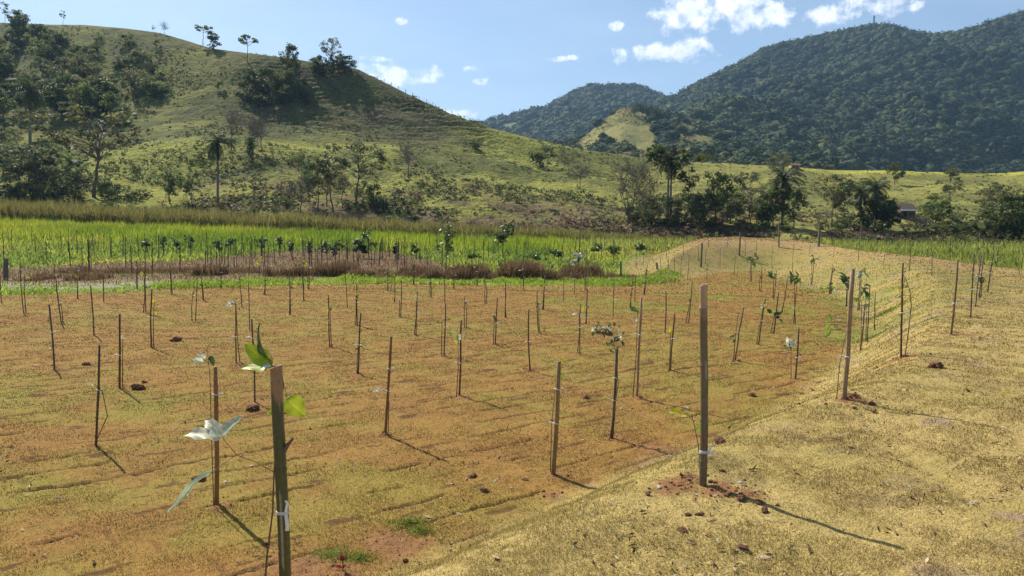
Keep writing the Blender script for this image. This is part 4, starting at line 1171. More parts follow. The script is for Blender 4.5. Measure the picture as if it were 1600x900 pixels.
each('dense', [(992, 182, 11), (1000, 181, 13), (1008, 183, 13), (1016, 185, 12), (1024, 187, 12), (1032, 190, 11), (1004, 178, 12), (1018, 181, 11)], 'tall dark tree in the row on the golden hill\'s crest', 'trees on the golden hill crest') if False else None
for i, (px, hpx) in enumerate([(990, 11), (996, 13), (1003, 14), (1009, 12), (1016, 14), (1023, 12), (1030, 11), (1037, 9)]):
    p = hill_hit(px, 181 + 0.25 * max(0, px - 1000), GG, GT, GP)
    plant('dense', px, 0, hpx + 5, 'tall dark tree in the row on the golden hill\'s crest', 'trees on the golden hill crest', pos=p, wide=0.62)

# ------------------------------------------------------------------ buildings, mast, hill fence
def small_house(px, py, wpx, hpx, label, wallc, roofc, fascia, deep=4.0):
    p = hill_hit(px, py); k = p[1] / FPX; w, h = wpx * k, hpx * k
    e = empty('small_house', p, 0)
    mb = MB(); mb.box((0, deep / 2, h * 0.31 - 0.2), (w, deep, h * 0.62 + 0.4), wallc); mb.build('wall', M_wall, e)
    mb = MB(); ov = 0.25
    a, b, cc, dd = (-w / 2 - ov, -0.5, h * 0.60), (w / 2 + ov, -0.5, h * 0.60), (w / 2 + ov, deep / 2, h), (-w / 2 - ov, deep / 2, h)
    e2, f2 = (w / 2 + ov, deep + .4, h * 0.60), (-w / 2 - ov, deep + .4, h * 0.60)
    lo = lambda q: (q[0], q[1], q[2] - 0.08)
    pts_ = [a, b, cc, dd, e2, f2] + [lo(q) for q in (a, b, cc, dd, e2, f2)]
    mb.add(pts_, [[0, 1, 2, 3], [3, 2, 4, 5], [6, 9, 8, 7], [9, 11, 10, 8], [0, 6, 7, 1], [5, 4, 10, 11], [0, 3, 9, 6], [3, 5, 11, 9], [1, 7, 8, 2], [2, 8, 10, 4]], None, roofc)
    mb.build('roof', M_roof, e)
    if fascia:
        mb = MB(); mb.box((0, -0.56, h * 0.565), (w + 0.5, 0.06, h * 0.10), (0.75, 0.75, 0.74)); mb.build('fascia_board', M_post, e)
    mb = MB(); mb.box((-w * 0.22, -0.02, h * 0.32), (w * 0.22, 0.06, h * 0.30), (0.02, 0.02, 0.022)); mb.build('window', M_wall, e)
    mb = MB(); mb.box((w * 0.18, -0.02, h * 0.24), (w * 0.16, 0.06, h * 0.46), (0.07, 0.045, 0.03)); mb.build('door', M_wall, e)
    return tag(e, label, 'house')


small_house(1419, 343, 23, 25, 'small brown house with a white eave board between dark bushes', (0.13, 0.085, 0.06), (0.085, 0.06, 0.052), True)
small_house(1243, 264, 14, 9, 'tiny pale house with a red tiled roof on the pasture crest', (0.45, 0.33, 0.25), (0.19, 0.085, 0.06), False, 3.0)

p = hill_hit(1364, 51, BG_, BT, BP); kk = p[1] / FPX
e = empty('lattice_mast', p)
mb = MB()
for sx_ in (-1, 1):
    for sy_ in (-1, 1):
        mb.tube([(sx_ * 0.9, sy_ * 0.9, -5), (sx_ * 0.35, sy_ * 0.35, 24 * kk)], 0.42, 4, (0.16, 0.16, 0.17))
for q in np.linspace(0, 23 * kk, 14):
    r_ = lerp(0.85, 0.38, q / (23 * kk))
    for a_, b_ in (((-r_, -r_), (r_, -r_)), ((r_, -r_), (r_, r_)), ((r_, r_), (-r_, r_)), ((-r_, r_), (-r_, -r_))):
        mb.tube([(a_[0], a_[1], q), (b_[0], b_[1], q + 1.2)], 0.20, 4, (0.16, 0.16, 0.17))
mb.build('mast', M_metal, e)
mb = MB(); mb.box((0.9, 0, 21 * kk), (1.6, 0.8, 2.8), (0.4, 0.4, 0.42)); mb.build('antenna', M_metal, e)
tag(e, 'slim lattice antenna mast on the wooded mountain top', 'mast')

fe = empty('pasture_fence', hill_hit(600, 131))
tag(fe, 'wire fence on wooden posts running down the hill crest', 'fence')
fl = fe.location.copy(); prev = None; wires = MB()
cx_ = [590, 600, 612, 622, 634, 645, 655, 666, 676, 686, 696, 706, 716, 725, 734, 742, 751, 760, 770, 780, 791, 802, 813, 824, 836, 848, 860, 872, 884, 896, 908, 920, 931, 943, 955, 967, 980, 992, 1005]
ridge_row = int(np.argmin(np.abs(HT[:, 0] - 1.0)))
for px in cx_:
    p = bil(HG, HT, HP, np.array([float(px)]), np.array([float(ridge_row)]))[0]
    hh = random.uniform(1.15, 1.55); lx = random.uniform(-.1, .1)
    b_ = p - np.array(fl); mb = MB(); mb.tube([b_ + [0, 0, -.3], b_ + [lx, 0, hh]], [0.085, 0.075], 5, (0.14, 0.11, 0.085)); mb.build('post', M_post, fe)
    top_ = b_ + np.array([lx, 0, hh])
    if prev is not None:
        for q in (0.35, 0.65, 0.95):
            wires.tube([prev[0] + (prev[1] - prev[0]) * q, b_ + (top_ - b_) * q], 0.008, 3, (0.2, 0.2, 0.2), cap=False)
    prev = (b_, top_)
wires.build('wire', M_metal, fe)

# ------------------------------------------------------------------ stakes
CANE = [(0.155, 0.085, 0.048), (0.13, 0.095, 0.060), (0.105, 0.088, 0.058), (0.19, 0.115, 0.060), (0.095, 0.075, 0.055)]


def make_stake(ft, top, rad, ties, col, near=False, tie_s=1.0):
    """cane stake from foot to top (world points), with ribbon ties at the given fractions of its height"""
    v = top - ft; Ls = np.linalg.norm(v)
    e = empty('plant_stake', ft)
    ax = v / Ls
    mb = MB(); ns = 14 if near else 6
    t = np.linspace(-0.12, 1, ns)[:, None]
    bx = np.array([-ax[2], 0, ax[0]]); by = np.cross(ax, bx)
    bend = random.uniform(-.012, .012) * Ls
    p = v * t + bx * bend * np.sin(np.clip(t, 0, 1) * math.pi)
    if not near:
        p[1:-1] += bx * np.random.normal(0, 0.0035, (ns - 2, 1))
    col = np.asarray(col)
    mb.tube(p, rad * np.linspace(1.0, 0.88, ns), 12 if near else 6, col)
    mb.build('pole', M_bamboo if near else M_stake, e, smooth=True)
    for f in ties:
        mb = MB(); c = v * f
        th = np.linspace(0, 2 * math.pi, 11)
        ring = c + (np.cos(th)[:, None] * bx + np.sin(th)[:, None] * by) * (rad * 1.12 + 0.002) + ax * 0.004 * np.sin(th * 2)[:, None]
        mb.tube(ring, 0.005 * tie_s, 5, (0.78, 0.78, 0.78))
        sd_ = random.choice((-1, 1))
        mb.tube([c + bx * rad * 1.2 * sd_, c + bx * (rad * 1.2 + 0.03 * tie_s) * sd_ - by * 0.01 + ax * 0.01, c + bx * (rad + 0.055 * tie_s) * sd_ + ax * random.uniform(-.04, .02)], [0.007 * tie_s, 0.005 * tie_s, 0.004 * tie_s], 4, (0.80, 0.80, 0.80))
        mb.build('tie', M_tie, e, smooth=True)
    return e


ORD = ['first', 'second', 'third', 'fourth', 'fifth', 'sixth', 'seventh', 'eighth', 'ninth', 'tenth', 'eleventh', 'twelfth', 'thirteenth', 'fourteenth', 'fifteenth', 'sixteenth', 'seventeenth', 'eighteenth', 'nineteenth', 'twentieth']


def leanword(s):
    dx = (s[2] - s[0]) / max(1.0, s[1] - s[3])
    return 'tilted left' if dx < -0.045 else 'tilted right' if dx > 0.055 else 'upright'


BANDS = [(0, 456, 'the row standing in the green weeds'), (456, 474, 'the row just before the green weeds'), (474, 493, 'the second row from the green weeds'), (493, 510, 'the third row from the green weeds'),
         (510, 530, 'the middle row of the turf field'), (530, 570, 'the row in front of the middle'), (570, 600, 'the third row from the camera'), (600, 900, 'the row closest to the camera')]
lab = {}
for lo_, hi_, nm in BANDS:
    mem = sorted([i for i, s in enumerate(LOW) if lo_ <= s[1] < hi_], key=lambda i: LOW[i][0])
    for k, i in enumerate(mem):
        lab[i] = f'{leanword(LOW[i])} cane stake, {ORD[k]} from the left in {nm}'
SPECIAL = {0: 'short cane stake tilted left, lowest one by the left edge of the turf field', 6: 'upright brown stake with a white tag, second closest at the lower left',
           19: 'orange brown cane stake with a white ribbon across it, behind the big dark bamboo', 18: 'stake behind the yellow green leaves of the closest sapling',
           45 + 0: 'cane stake with a single silvery leaf low on it, tilted right', 56: 'thick tan cane stake with a yellow leaf at its top, by the bank edge',
           58: 'dark cane stake topped by a bushy small leaved sapling', 61: 'tall pinkish stake right of the bushy topped sapling'}
_ix = {(s[0], s[1]): i for i, s in enumerate(LOW)}
SPECIAL = {_ix[(85, 577)]: SPECIAL[0], _ix[(150, 698)]: SPECIAL[6], _ix[(338, 787)]: SPECIAL[19], _ix[(398, 628)]: SPECIAL[18], _ix[(602, 681)]: SPECIAL[45], _ix[(864, 742)]: SPECIAL[56], _ix[(956, 686)]: SPECIAL[58], _ix[(995, 621)]: SPECIAL[61]}
lab.update(SPECIAL)
tlab = {}
big_t = {(1320, 625): 'thick tan cane stake with a white ribbon on the bank, second largest on the bank', (1408, 561): 'dark thin stake with a looping vine on the bank, third from the camera', (1486, 524): 'dark upright stake on the bank beside red earth patches',
         (1517, 497): 'tan stake leading the tight row of stakes at the bank\'s right', (1524, 480): 'second stake in the tight row, right behind the tan one', (1526, 452): 'thin stake half hidden in the tight row of stakes on the bank', (1530, 466): 'stake with a dark leaf clump in the tight row on the bank',
         (1543, 457): 'stake just right of the tight row on the bank', (1557, 417): 'last small stake of the row on the bank, next to the leafy crop'}
mem = sorted([i for i, s in enumerate(TOP) if (s[0], s[1]) not in big_t], key=lambda i: TOP[i][0])
half_ = len(mem) // 2
for k, i in enumerate(mem):
    if k < half_: tlab[i] = f'thin {leanword(TOP[i])} stake on the far bank, {ORD[k]} counting from the bank\'s left end'
    else: tlab[i] = f'thin {leanword(TOP[i])} stake on the far bank, {ORD[len(mem) - 1 - k]} counting back from its right end'
for i, s in enumerate(TOP):
    if (s[0], s[1]) in big_t: tlab[i] = big_t[(s[0], s[1])]

STK = {}
rs = random.Random(5)
for grp, lst, labs, f0 in (('stakes in rows on the turf field', LOW, lab, 0), ('stakes along the top of the bank', TOP, tlab, len(LOW))):
    for i, s in enumerate(lst):
        ft = FEET[f0 + i].copy(); top = at(s[2], s[3], ft[1])
        top = top + np.array([0, rs.uniform(-.06, .06), 0])
        h = top[2] - ft[2]
        rad = rs.uniform(0.0125, 0.0175)
        key = (s[0], s[1])
        if key in ((864, 742),): rad = 0.026
        if key in ((1320, 625), (338, 787)): rad = 0.023
        if key in ((995, 621), (602, 681), (956, 686)): rad = 0.0195
        ties = [rs.uniform(0.40, 0.62)]
        if rs.random() < 0.25: ties.append(rs.uniform(0.75, 0.9))
        spec = {(338, 787): [0.80], (150, 698): [0.56], (602, 681): [0.68, 0.46], (864, 742): [0.76, 0.46], (956, 686): [0.68, 0.43], (1320, 625): [0.33], (1408, 561): [0.48], (1486, 524): [0.43], (720, 619): [0.62], (560, 585): [0.48], (995, 621): [0.63]}
        ties = spec.get(key, ties)
        col = CANE[rs.randrange(5)]
        if key == (864, 742): col = (0.24, 0.165, 0.075)
        if key == (995, 621): col = (0.27, 0.165, 0.105)
        if key == (1320, 625): col = (0.25, 0.17, 0.095)
        if key in ((338, 787), (602, 681)): col = (0.24, 0.125, 0.055)
        e = make_stake(ft, top, rad, ties, col, tie_s=1.0 if ft[1] < 10 else 1.5)
        tag(e, labs[i], 'stake', grp)
        STK[key] = (ft, top)
# the two thick bamboo canes in front
def bamboo(ft, top, rad, nodes, ties, label, colf, splinter=None):
    v = top - ft; Ls = np.linalg.norm(v); ax = v / Ls
    e = empty('plant_stake', ft)
    bx = np.array([ax[2], 0, -ax[0]]); by = np.cross(bx, ax)
    mb = MB()
    ts = np.unique(np.concatenate([np.linspace(-0.1, 1, 40)] + [[n - .008, n - .003, n, n + .003, n + .010] for n in nodes]))
    rr = np.full(len(ts), rad)
    for n in nodes:
        rr += rad * 0.07 * np.exp(-((ts - n) / 0.005) ** 2) - rad * 0.05 * np.exp(-((ts - n - 0.011) / 0.006) ** 2)
    th = np.arange(20) / 20 * 2 * math.pi
    P = v[None] * ts[:, None]
    P += bx[None] * (0.006 * np.sin(ts * 5))[:, None]
    V = P[:, None] + rr[:, None, None] * (np.cos(th)[None, :, None] * bx + np.sin(th)[None, :, None] * by)
    # slanting cut at the top
    V[-1] += ax * (np.cos(th)[:, None] * rad * 0.35)
    c = np.array([[colf(t_, a_) for a_ in th] for t_ in ts])
    i = np.arange(len(ts) - 1)[:, None] * 20; j = np.arange(20)[None]; j2 = (j + 1) % 20
    Q = np.stack([i + j, i + j2, i + 20 + j2, i + 20 + j], -1).reshape(-1, 4)
    mb.add(V.reshape(-1, 3), Q, None, c.reshape(-1, 3))
    pole = mb.build('pole', M_bamboo, e, smooth=True)
    # hollow end: rim and bore
    rim = MB(); o_ = V[-1]; inn = P[-1] + (o_ - P[-1]) * 0.62; dn = inn - ax * 0.06
    rim.add(np.vstack([o_ + ax * .0008, inn + ax * .0008, dn]), np.vstack([np.stack([np.arange(20), (np.arange(20) + 1) % 20, (np.arange(20) + 1) % 20 + 20, np.arange(20) + 20], 1), np.stack([np.arange(20) + 20, (np.arange(20) + 1) % 20 + 20, (np.arange(20) + 1) % 20 + 40, np.arange(20) + 40], 1)]), None, (0.42, 0.27, 0.16))
    rim.build('cut_end', M_bamboo, pole)
    for f, kind in ties:
        t_ = MB(); cpt = v * f + bx * 0.006 * math.sin(f * 5)
        a_ = np.linspace(0, 2 * math.pi, 25)
        for w in (-0.006, 0.0, 0.006):
            t_.tube(cpt + (np.cos(a_)[:, None] * bx + np.sin(a_)[:, None] * by) * (rad * 1.06) + ax * (w + 0.004 * np.sin(a_))[:, None], 0.0034, 5, (0.74, 0.74, 0.77))
        kn = cpt + bx * rad * 0.75 - by * rad * 0.0 + np.array([0, -rad * 0.85, 0])
        wdt = 0.011
        tails = [[(0, 0, 0), (.006, -.012, .03), (.012, -.006, .065), (.002, -.004, .085)], [(0, 0, 0), (.010, -.014, -.03), (.012, -.008, -.075), (.008, -.004, -.105)]] if kind == 'big' else [[(0, 0, 0), (.012, -.01, .025), (.022, -.006, .05)], [(0, 0, 0), (.022, -.012, .004), (.048, -.002, .002)]]
        for tl in tails:
            tl = np.array(tl); n = len(tl); sdv = np.array([1.0, 0.15, 0]) * wdt * (0.75 if tl[-1][2] > 0 else 1.0)
            if abs(tl[-1][2]) < 0.02: sdv = np.array([0, 0, 1.0]) * wdt * 0.7
            VV = np.vstack([kn + tl - sdv, kn + tl + sdv]); t_.add(VV, [[q, q + 1, n + q + 1, n + q] for q in range(n - 1)], None, (0.78, 0.78, 0.80))
        kb = MB()
        t_.tube([kn + (-0.009, 0, 0.0), kn + (0.0, -0.008, 0.003), kn + (0.010, 0, 0.0)], [0.004, 0.008, 0.004], 6, (0.76, 0.76, 0.78))
        t_.build('ribbon_tie', M_tie, e, smooth=True)
    return e, pole, v, ax, bx


def col_dark(t, a):
    g_ = vn(a * 3.0, t * 6, 2); st = vn(a * 9.0, t * 2.2, 4)
    c = lerp(np.array([0.052, 0.056, 0.026]), np.array([0.095, 0.092, 0.046]), g_)
    if st > 0.86: c = np.array([0.30, 0.29, 0.22])
    cut = 0.90 + 0.05 * math.cos(a + 2.6)
    if t > cut and math.cos(a - 2.9) > -0.35 - (t - cut) * 14: c = np.array([0.27, 0.165, 0.10])
    return c


def col_tan(t, a):
    g_ = vn(a * 2.5, t * 5, 3); st = vn(a * 8, t * 7, 5)
    c = lerp(np.array([0.125, 0.092, 0.052]), np.array([0.205, 0.152, 0.085]), g_)
    if t > 0.885: c = np.array([0.43, 0.275, 0.165]) * (0.9 + 0.2 * g_)
    elif t > 0.85: c = lerp(c, np.array([0.33, 0.22, 0.14]), 0.5)
    if st > 0.84 and 0.3 < t < 0.62: c = np.array([0.36, 0.34, 0.29])
    return c


f1 = FEET[-1]; t1 = at(433, 573, f1[1])
eA, poleA, vA, axA, bxA = bamboo(f1, t1, 0.034 * f1[1] / 4.0 * 0.92, [0.30, 0.62, 0.945], [(0.455, 'big')], '', col_dark)
tag(eA, 'thick dark green bamboo cane nearest the camera with a white ribbon tied round it', 'stake')
mb = MB(); q = vA * 0.70 + bxA * 0.022
mb.tube([q + (0, -0.01, -0.03), q + (0.03, -0.012, 0.02), q + (0.062, -0.012, 0.06)], [0.018, 0.013, 0.008], 6, (0.12, 0.075, 0.055)); mb.build('broken_shoot', M_bamboo, eA)
f2 = FEET[-2]; t2 = at(1101, 445, f2[1])
eB, poleB, vB, axB, bxB = bamboo(f2, t2, 0.0235 * f2[1] / 4.6, [0.12, 0.33, 0.60, 0.885], [(0.165, 'small')], '', col_tan)
tag(eB, 'thick tan bamboo cane on the bank with a pale cut top and long shadow', 'stake')

# thick fence posts round the bank and at the marsh
PL = ['weathered grey post on the bank\'s inner face, left of the other thick posts', 'thick grey post at the back of the bank, second from the bank\'s left end', 'thick grey post at the bank\'s back edge in front of the open many branched tree',
      'tall thick post at the bank\'s back edge in front of the feathery palm', 'thin grey post at the bank\'s back edge below the bushy palm', 'short grey post peeping from the leafy crop behind the bank',
      'short grey post at the tip of the bank by the dry reeds', 'low broken post stub beside the green weeds at the bank tip', 'thick dark post in the pale mud at the left border']
for (bx_, by_, tx_, ty_, w_), lb in zip(POSTS, PL):
    ft = hit(bx_, by_); top = at(tx_, ty_, ft[1])
    e = empty('fence_post', ft); mb = MB(); v = top - ft
    s_ = w_ / 2; q = np.array([[-s_, -s_, 0], [s_, -s_, 0], [s_, s_, 0], [-s_, s_, 0]])
    lv = [q - [0, 0, .2], q * .98 + v * 0.5, q * 0.94 + v * 0.97, q * 0.7 + v]
    mb.add(np.vstack(lv), [[4 * k + a, 4 * k + (a + 1) % 4, 4 * k + 4 + (a + 1) % 4, 4 * k + 4 + a] for k in range(3) for a in range(4)] + [[12, 13, 14, 15]], None, (0.15, 0.125, 0.10))
    mb.build('post', M_post, e)
    mb = MB()
    for f in (0.55, 0.85):
        th = np.linspace(0, 2 * math.pi, 9); mb.tube(v * f + np.stack([np.cos(th), np.sin(th), 0 * th], 1) * s_ * 1.36, 0.006, 4, (0.3, 0.3, 0.3))
    mb.build('wire', M_metal, e)
    tag(e, lb, 'post')

# thin stakes out in the marsh and in the leafy crop
sp = MB(); sp.tube([(0, 0, -.15), (0.01, 0.005, 0.5), (-0.005, 0, 1.0)], [0.5, 0.47, 0.42], 5, (0.085, 0.072, 0.055))
stake_mesh = sp.build('pole', M_stake, link=False, smooth=True)
rs = random.Random(9); npz = 0
zone_specs = [(62, 'thin dark stake standing in the bright green marsh grass', 'stakes in the bright marsh grass', (0, 700, 390, 410)), (52, 'thin dark stake in the brown dry part of the marsh', 'stakes in the brown marsh', (100, 640, 404, 432)),
              (44, 'thin dark stake in the green marsh right of the brown patch', 'stakes in the green marsh by the bank', (480, 960, 394, 426)), (46, 'thin dark stake standing in the leafy crop behind the bank', 'stakes in the leafy crop', (1080, 1600, 372, 402))]
for cnt, lb, gp, (x0, x1, y0, y1) in zone_specs:
    k = 0; tries = 0
    while k < cnt and tries < 3000:
        tries += 1
        px = rs.uniform(x0, x1); py = rs.uniform(y0, y1)
        p = hit(px, py)
        if float(berm_sd(np.array([p[0]]), np.array([p[1]]))[0]) > -0.6: continue
        hgt = rs.uniform(1.2, 2.0) * (1.25 if 'crop' in lb else 1.0)
        ob = bpy.data.objects.new('marsh_stake', stake_mesh); COL.objects.link(ob)
        ob.location = p.tolist(); r_ = rs.uniform(0.042, 0.062); ob.scale = (r_, r_, hgt)
        ob.rotation_euler = (rs.gauss(0, .03), rs.gauss(0, .035), rs.uniform(0, 6))
        tag(ob, lb, 'stake', gp); k += 1
for (bx_, by_, tx_, ty_), lb in zip([(905, 407, 908, 336), (1364, 372, 1364, 348)], ['very tall thin pole rising out of the green marsh above all stakes', 'tall thin pole in the leafy crop near the feathery palm']):
    p = hit(bx_, by_); t_ = at(tx_, ty_, p[1])
    mb = MB(); mb.tube([p - [0, 0, .2], t_], [0.045, 0.035], 6, (0.10, 0.085, 0.07)); o = mb.build('marsh_pole', M_stake); tag(o, lb, 'pole')

# ------------------------------------------------------------------ saplings
def leaf_mesh(L_, w_, fold, curl, n=8, wav=0.0, seed=0, tipw=0.0, across=5):
    """blade of a leaf along +x, folded at the midrib, curling down"""
    t = np.linspace(0, 1, n); prof = np.sin(math.pi * np.clip(t, 0.02, 1) ** 0.75) ** 0.8 * w_ / 2; prof[0] = w_ * 0.03; prof[-1] = w_ * 0.01
    rows = []
    ang = -curl * t + 0.18 * np.sin(t * 5 + seed); xs_ = np.concatenate([[0], np.cumsum(np.cos(ang[:-1]) * L_ / (n - 1))]); zs_ = np.concatenate([[0], np.cumsum(np.sin(ang[:-1]) * L_ / (n - 1))])
    for s_ in np.linspace(-1, 1, across):
        f_ = fold * (1 + 0.5 * np.sin(t * 4 + seed * 1.7 + (2 if s_ > 0 else 0)))
        yy = prof * s_ * np.cos(f_); zz = zs_ + abs(s_) * prof * np.sin(f_) + wav * w_ * np.sin(t * 13 + s_ * 2 + seed) * s_ ** 2
        rows.append(np.stack([xs_, yy, zz], 1))
    V = np.stack(rows, 0)
    return V.reshape(-1, 3), grid_faces(across, n)


def orient(V, d, up):
    d = np.asarray(d, float); d = d / np.linalg.norm(d)
    s_ = np.cross(up, d); s_ /= np.linalg.norm(s_) + 1e-9; u_ = np.cross(d, s_)
    return V[:, :1] * d + V[:, 1:2] * s_ + V[:, 2:3] * u_


def add_leaf(parent, loc, p, d, up, L_, w_, col, fold=0.3, curl=0.5, wav=0.05, seed=0, name='leaf'):
    big_ = L_ > 0.09
    nn, ac = (26, 13) if big_ else (8, 5)
    V, Fq = leaf_mesh(L_, w_, fold, curl, n=nn, wav=wav, seed=seed, across=ac)
    cc = np.broadcast_to(np.asarray(col, float), V.shape).copy().reshape(ac, nn, 3)
    sA = np.abs(np.linspace(-1, 1, ac))[:, None]; tA = np.linspace(0, 1, nn)[None]
    vein = np.maximum((sA < 0.06) * 1.0, (np.abs(((tA - sA * 0.16) * 8) % 1 - 0.5) < 0.13) * (1 - sA) * 0.8)
    tone = 1 + 0.30 * vein + 0.22 * (vn(sA * 3 + seed, tA * 6, seed) - 0.5) - 0.10 * sA
    cc = (cc * tone[..., None]).reshape(-1, 3)
    V = orient(V, d, np.asarray(up, float)) + (np.asarray(p) - np.asarray(loc))
    return mesh_np(name, V, Fq, M_sapleaf, cc, parent, smooth=True)


YG = (0.36, 0.46, 0.03); LG = (0.22, 0.33, 0.04); DG = (0.06, 0.11, 0.03); WH = (0.68, 0.71, 0.56); YE_ = (0.62, 0.54, 0.04); GG_ = (0.15, 0.23, 0.06)

# the sapling tied to the nearest cane: leaves measured on the photo
Yn = f1[1]
e = empty('sapling', f1 + np.array([-0.07, -0.02, 0]))
loc = np.array(e.location)
W_ = lambda px, py, dy=0.0: at(px, py, Yn + dy)
mb = MB()
st = [np.array([loc[0], loc[1], f1[2] - .05]), W_(412, 940, -.02), W_(417, 870, -.02), W_(426, 800, -.03), W_(428, 740, -.03), W_(436, 660, .03), W_(443, 600, .045), W_(439, 575, .03), W_(425, 572, -.02)]
mb.tube(np.array(st) - loc, [0.0075, 0.007, 0.0065, 0.0055, 0.005, 0.0042, 0.004, 0.0035, 0.003], 6, (0.14, 0.095, 0.07))
br = [W_(428, 738, -.03), W_(400, 722, -.06), W_(370, 711, -.10), W_(352, 690, -.12), W_(347, 682, -.12)]
mb.tube(np.array(br) - loc, [0.0035, 0.003, 0.0028, 0.0025, 0.002], 5, (0.27, 0.18, 0.10))
br = [W_(370, 711, -.10), W_(352, 722, -.12), W_(338, 734, -.13), W_(332, 736, -.13)]
mb.tube(np.array(br) - loc, [0.0025, 0.0022, 0.002, 0.002], 5, (0.27, 0.18, 0.08))
br = [W_(443, 600, .045), W_(447, 612, .05), W_(448, 622, .05)]
mb.tube(np.array(br) - loc, 0.002, 5, (0.2, 0.2, 0.06))
mb.build('stem', M_bark, e, smooth=True)
k = Yn / FPX
lf = lambda p0, p1, w, col, up, fold, curl, sd, wav=0.05: add_leaf(e, loc, p0, np.array(p1) - np.array(p0), up, np.linalg.norm(np.array(p1) - np.array(p0)) * 1.04, w * k, col, fold, curl, wav, sd)
lf(W_(347, 682, -.12), W_(287, 676, -.20), 30, WH, (0.1, -0.5, 1), 0.12, 0.25, 1, 0.10)
lf(W_(347, 682, -.12), W_(320, 656, -.06), 26, WH, (0.3, -0.7, 1), 0.2, 0.2, 6, 0.08)
lf(W_(347, 682, -.12), W_(375, 648, -.14), 24, (0.42, 0.50, 0.38), (-.9, -0.6, .5), 0.3, 0.1, 2)
lf(W_(332, 736, -.13), W_(240, 790, -.16), 17, (0.46, 0.55, 0.36), (.4, -.6, 1), 0.45, 0.55, 3)
lf(W_(424, 572, -.02), W_(384, 534, .0), 30, YG, (.5, -.8, .4), 0.1, 0.35, 4, 0.03)
lf(W_(426, 572, -.02), W_(376, 572, -.03), 24, YG, (0, -.5, 1), 0.15, 0.3, 5)
lf(W_(424, 568, 0), W_(398, 508, .04), 22, DG, (-.8, -.5, .2), 0.4, 0.25, 7)
lf(W_(424, 572, -.03), W_(404, 574, -.06), 12, (0.75, 0.78, 0.75), (0, -.3, 1), 0.2, 0.2, 8)
lf(W_(447, 622, .05), W_(476, 648, .03), 34, (0.38, 0.44, 0.03), (.5, -.9, .25), 0.12, 0.25, 9, 0.04)
lf(W_(440, 628, .05), W_(416, 646, .05), 18, (0.38, 0.44, 0.03), (-.5, -.9, .25), 0.12, 0.25, 10)
lf(W_(425, 571, -.02), W_(418, 545, .0), 5, (0.35, 0.30, 0.10), (0, -1, 0), 0.1, 0.2, 11)
tag(e, 'sapling with large yellow green and silvery leaves tied to the nearest bamboo cane', 'sapling')


def sapling(bx, by, tx, ty, leaves, label, stem=(0.15, 0.10, 0.07), rad=0.004, mid_=None, name='sapling', foliage=None, ft=None):
    """young plant rooted at photo pixel (bx, by), tip at (tx, ty); leaves = (x, y, length in px, direction in degrees, colour)"""
    p = hit(bx, by) if ft is None else ft
    Yd = p[1]; k = Yd / FPX
    e = empty(name, p); rr = random.Random(int(bx * 7 + by))
    pts_ = [p - [0, 0, .03]] + [at(q[0], q[1], Yd) for q in (mid_ or [((bx + tx) / 2 + rr.uniform(-2, 2), (by + ty) / 2)])] + [at(tx, ty, Yd)]
    pts_ = np.array(pts_)
    tt = np.linspace(0, len(pts_) - 1, 4 * len(pts_)); cv = np.stack([np.interp(tt, np.arange(len(pts_)), pts_[:, a]) for a in range(3)], 1)
    mb = MB(); mb.tube(cv - p, np.linspace(max(rad, 0.0007 * Yd), max(rad, 0.0006 * Yd) * 0.55, len(cv)), 5, stem)
    tips = []
    for lx, ly, L_, ang, c in leaves:
        q = at(lx, ly, Yd + rr.uniform(-.05, .05)); i = int(np.argmin(np.linalg.norm(cv - q, axis=1)))
        mb.tube([cv[i] - p, (cv[i] + q) / 2 - p + [0, 0, .01], q - p], max(0.0016, 0.0003 * Yd), 4, stem)
    mb.build('stem', M_bark, e, smooth=True)
    fol = MB()
    for j, (lx, ly, L_, ang, c) in enumerate(leaves):
        q = at(lx, ly, Yd + 0.0); a = R(ang)
        d = _r * math.cos(a) + _u * math.sin(a) + _f * rr.uniform(-.35, .35)
        up = _u * 0.7 - _f * 0.8 + _r * rr.uniform(-.5, .5)
        if foliage is None:
            add_leaf(e, p, q, d, up, L_ * k, L_ * k * rr.uniform(.42, .6), np.array(c) * rr.uniform(.85, 1.15), rr.uniform(.1, .4), rr.uniform(.1, .6), 0.05, j)
        else:
            V, Fq = leaf_mesh(L_ * k, L_ * k * .5, .25, .4, n=5); V = orient(V, d, up) + q - p; fol.add(V, Fq, None, np.array(c) * rr.uniform(.8, 1.2))
    if foliage is not None and fol.n:
        fol.build('foliage', M_sapleaf, e, smooth=True)
    return tag(e, label, 'sapling')


def cluster(cx0, cy0, rx, ry, n, L_, cols, seed=1):
    rr = random.Random(seed); out = []
    for _ in range(n):
        a = rr.uniform(0, 6.28); q = math.sqrt(rr.random())
        out.append((cx0 + rx * q * math.cos(a), cy0 + ry * q * math.sin(a), L_ * rr.uniform(.7, 1.3), rr.uniform(-150, 150), cols[rr.randrange(len(cols))]))
    return out


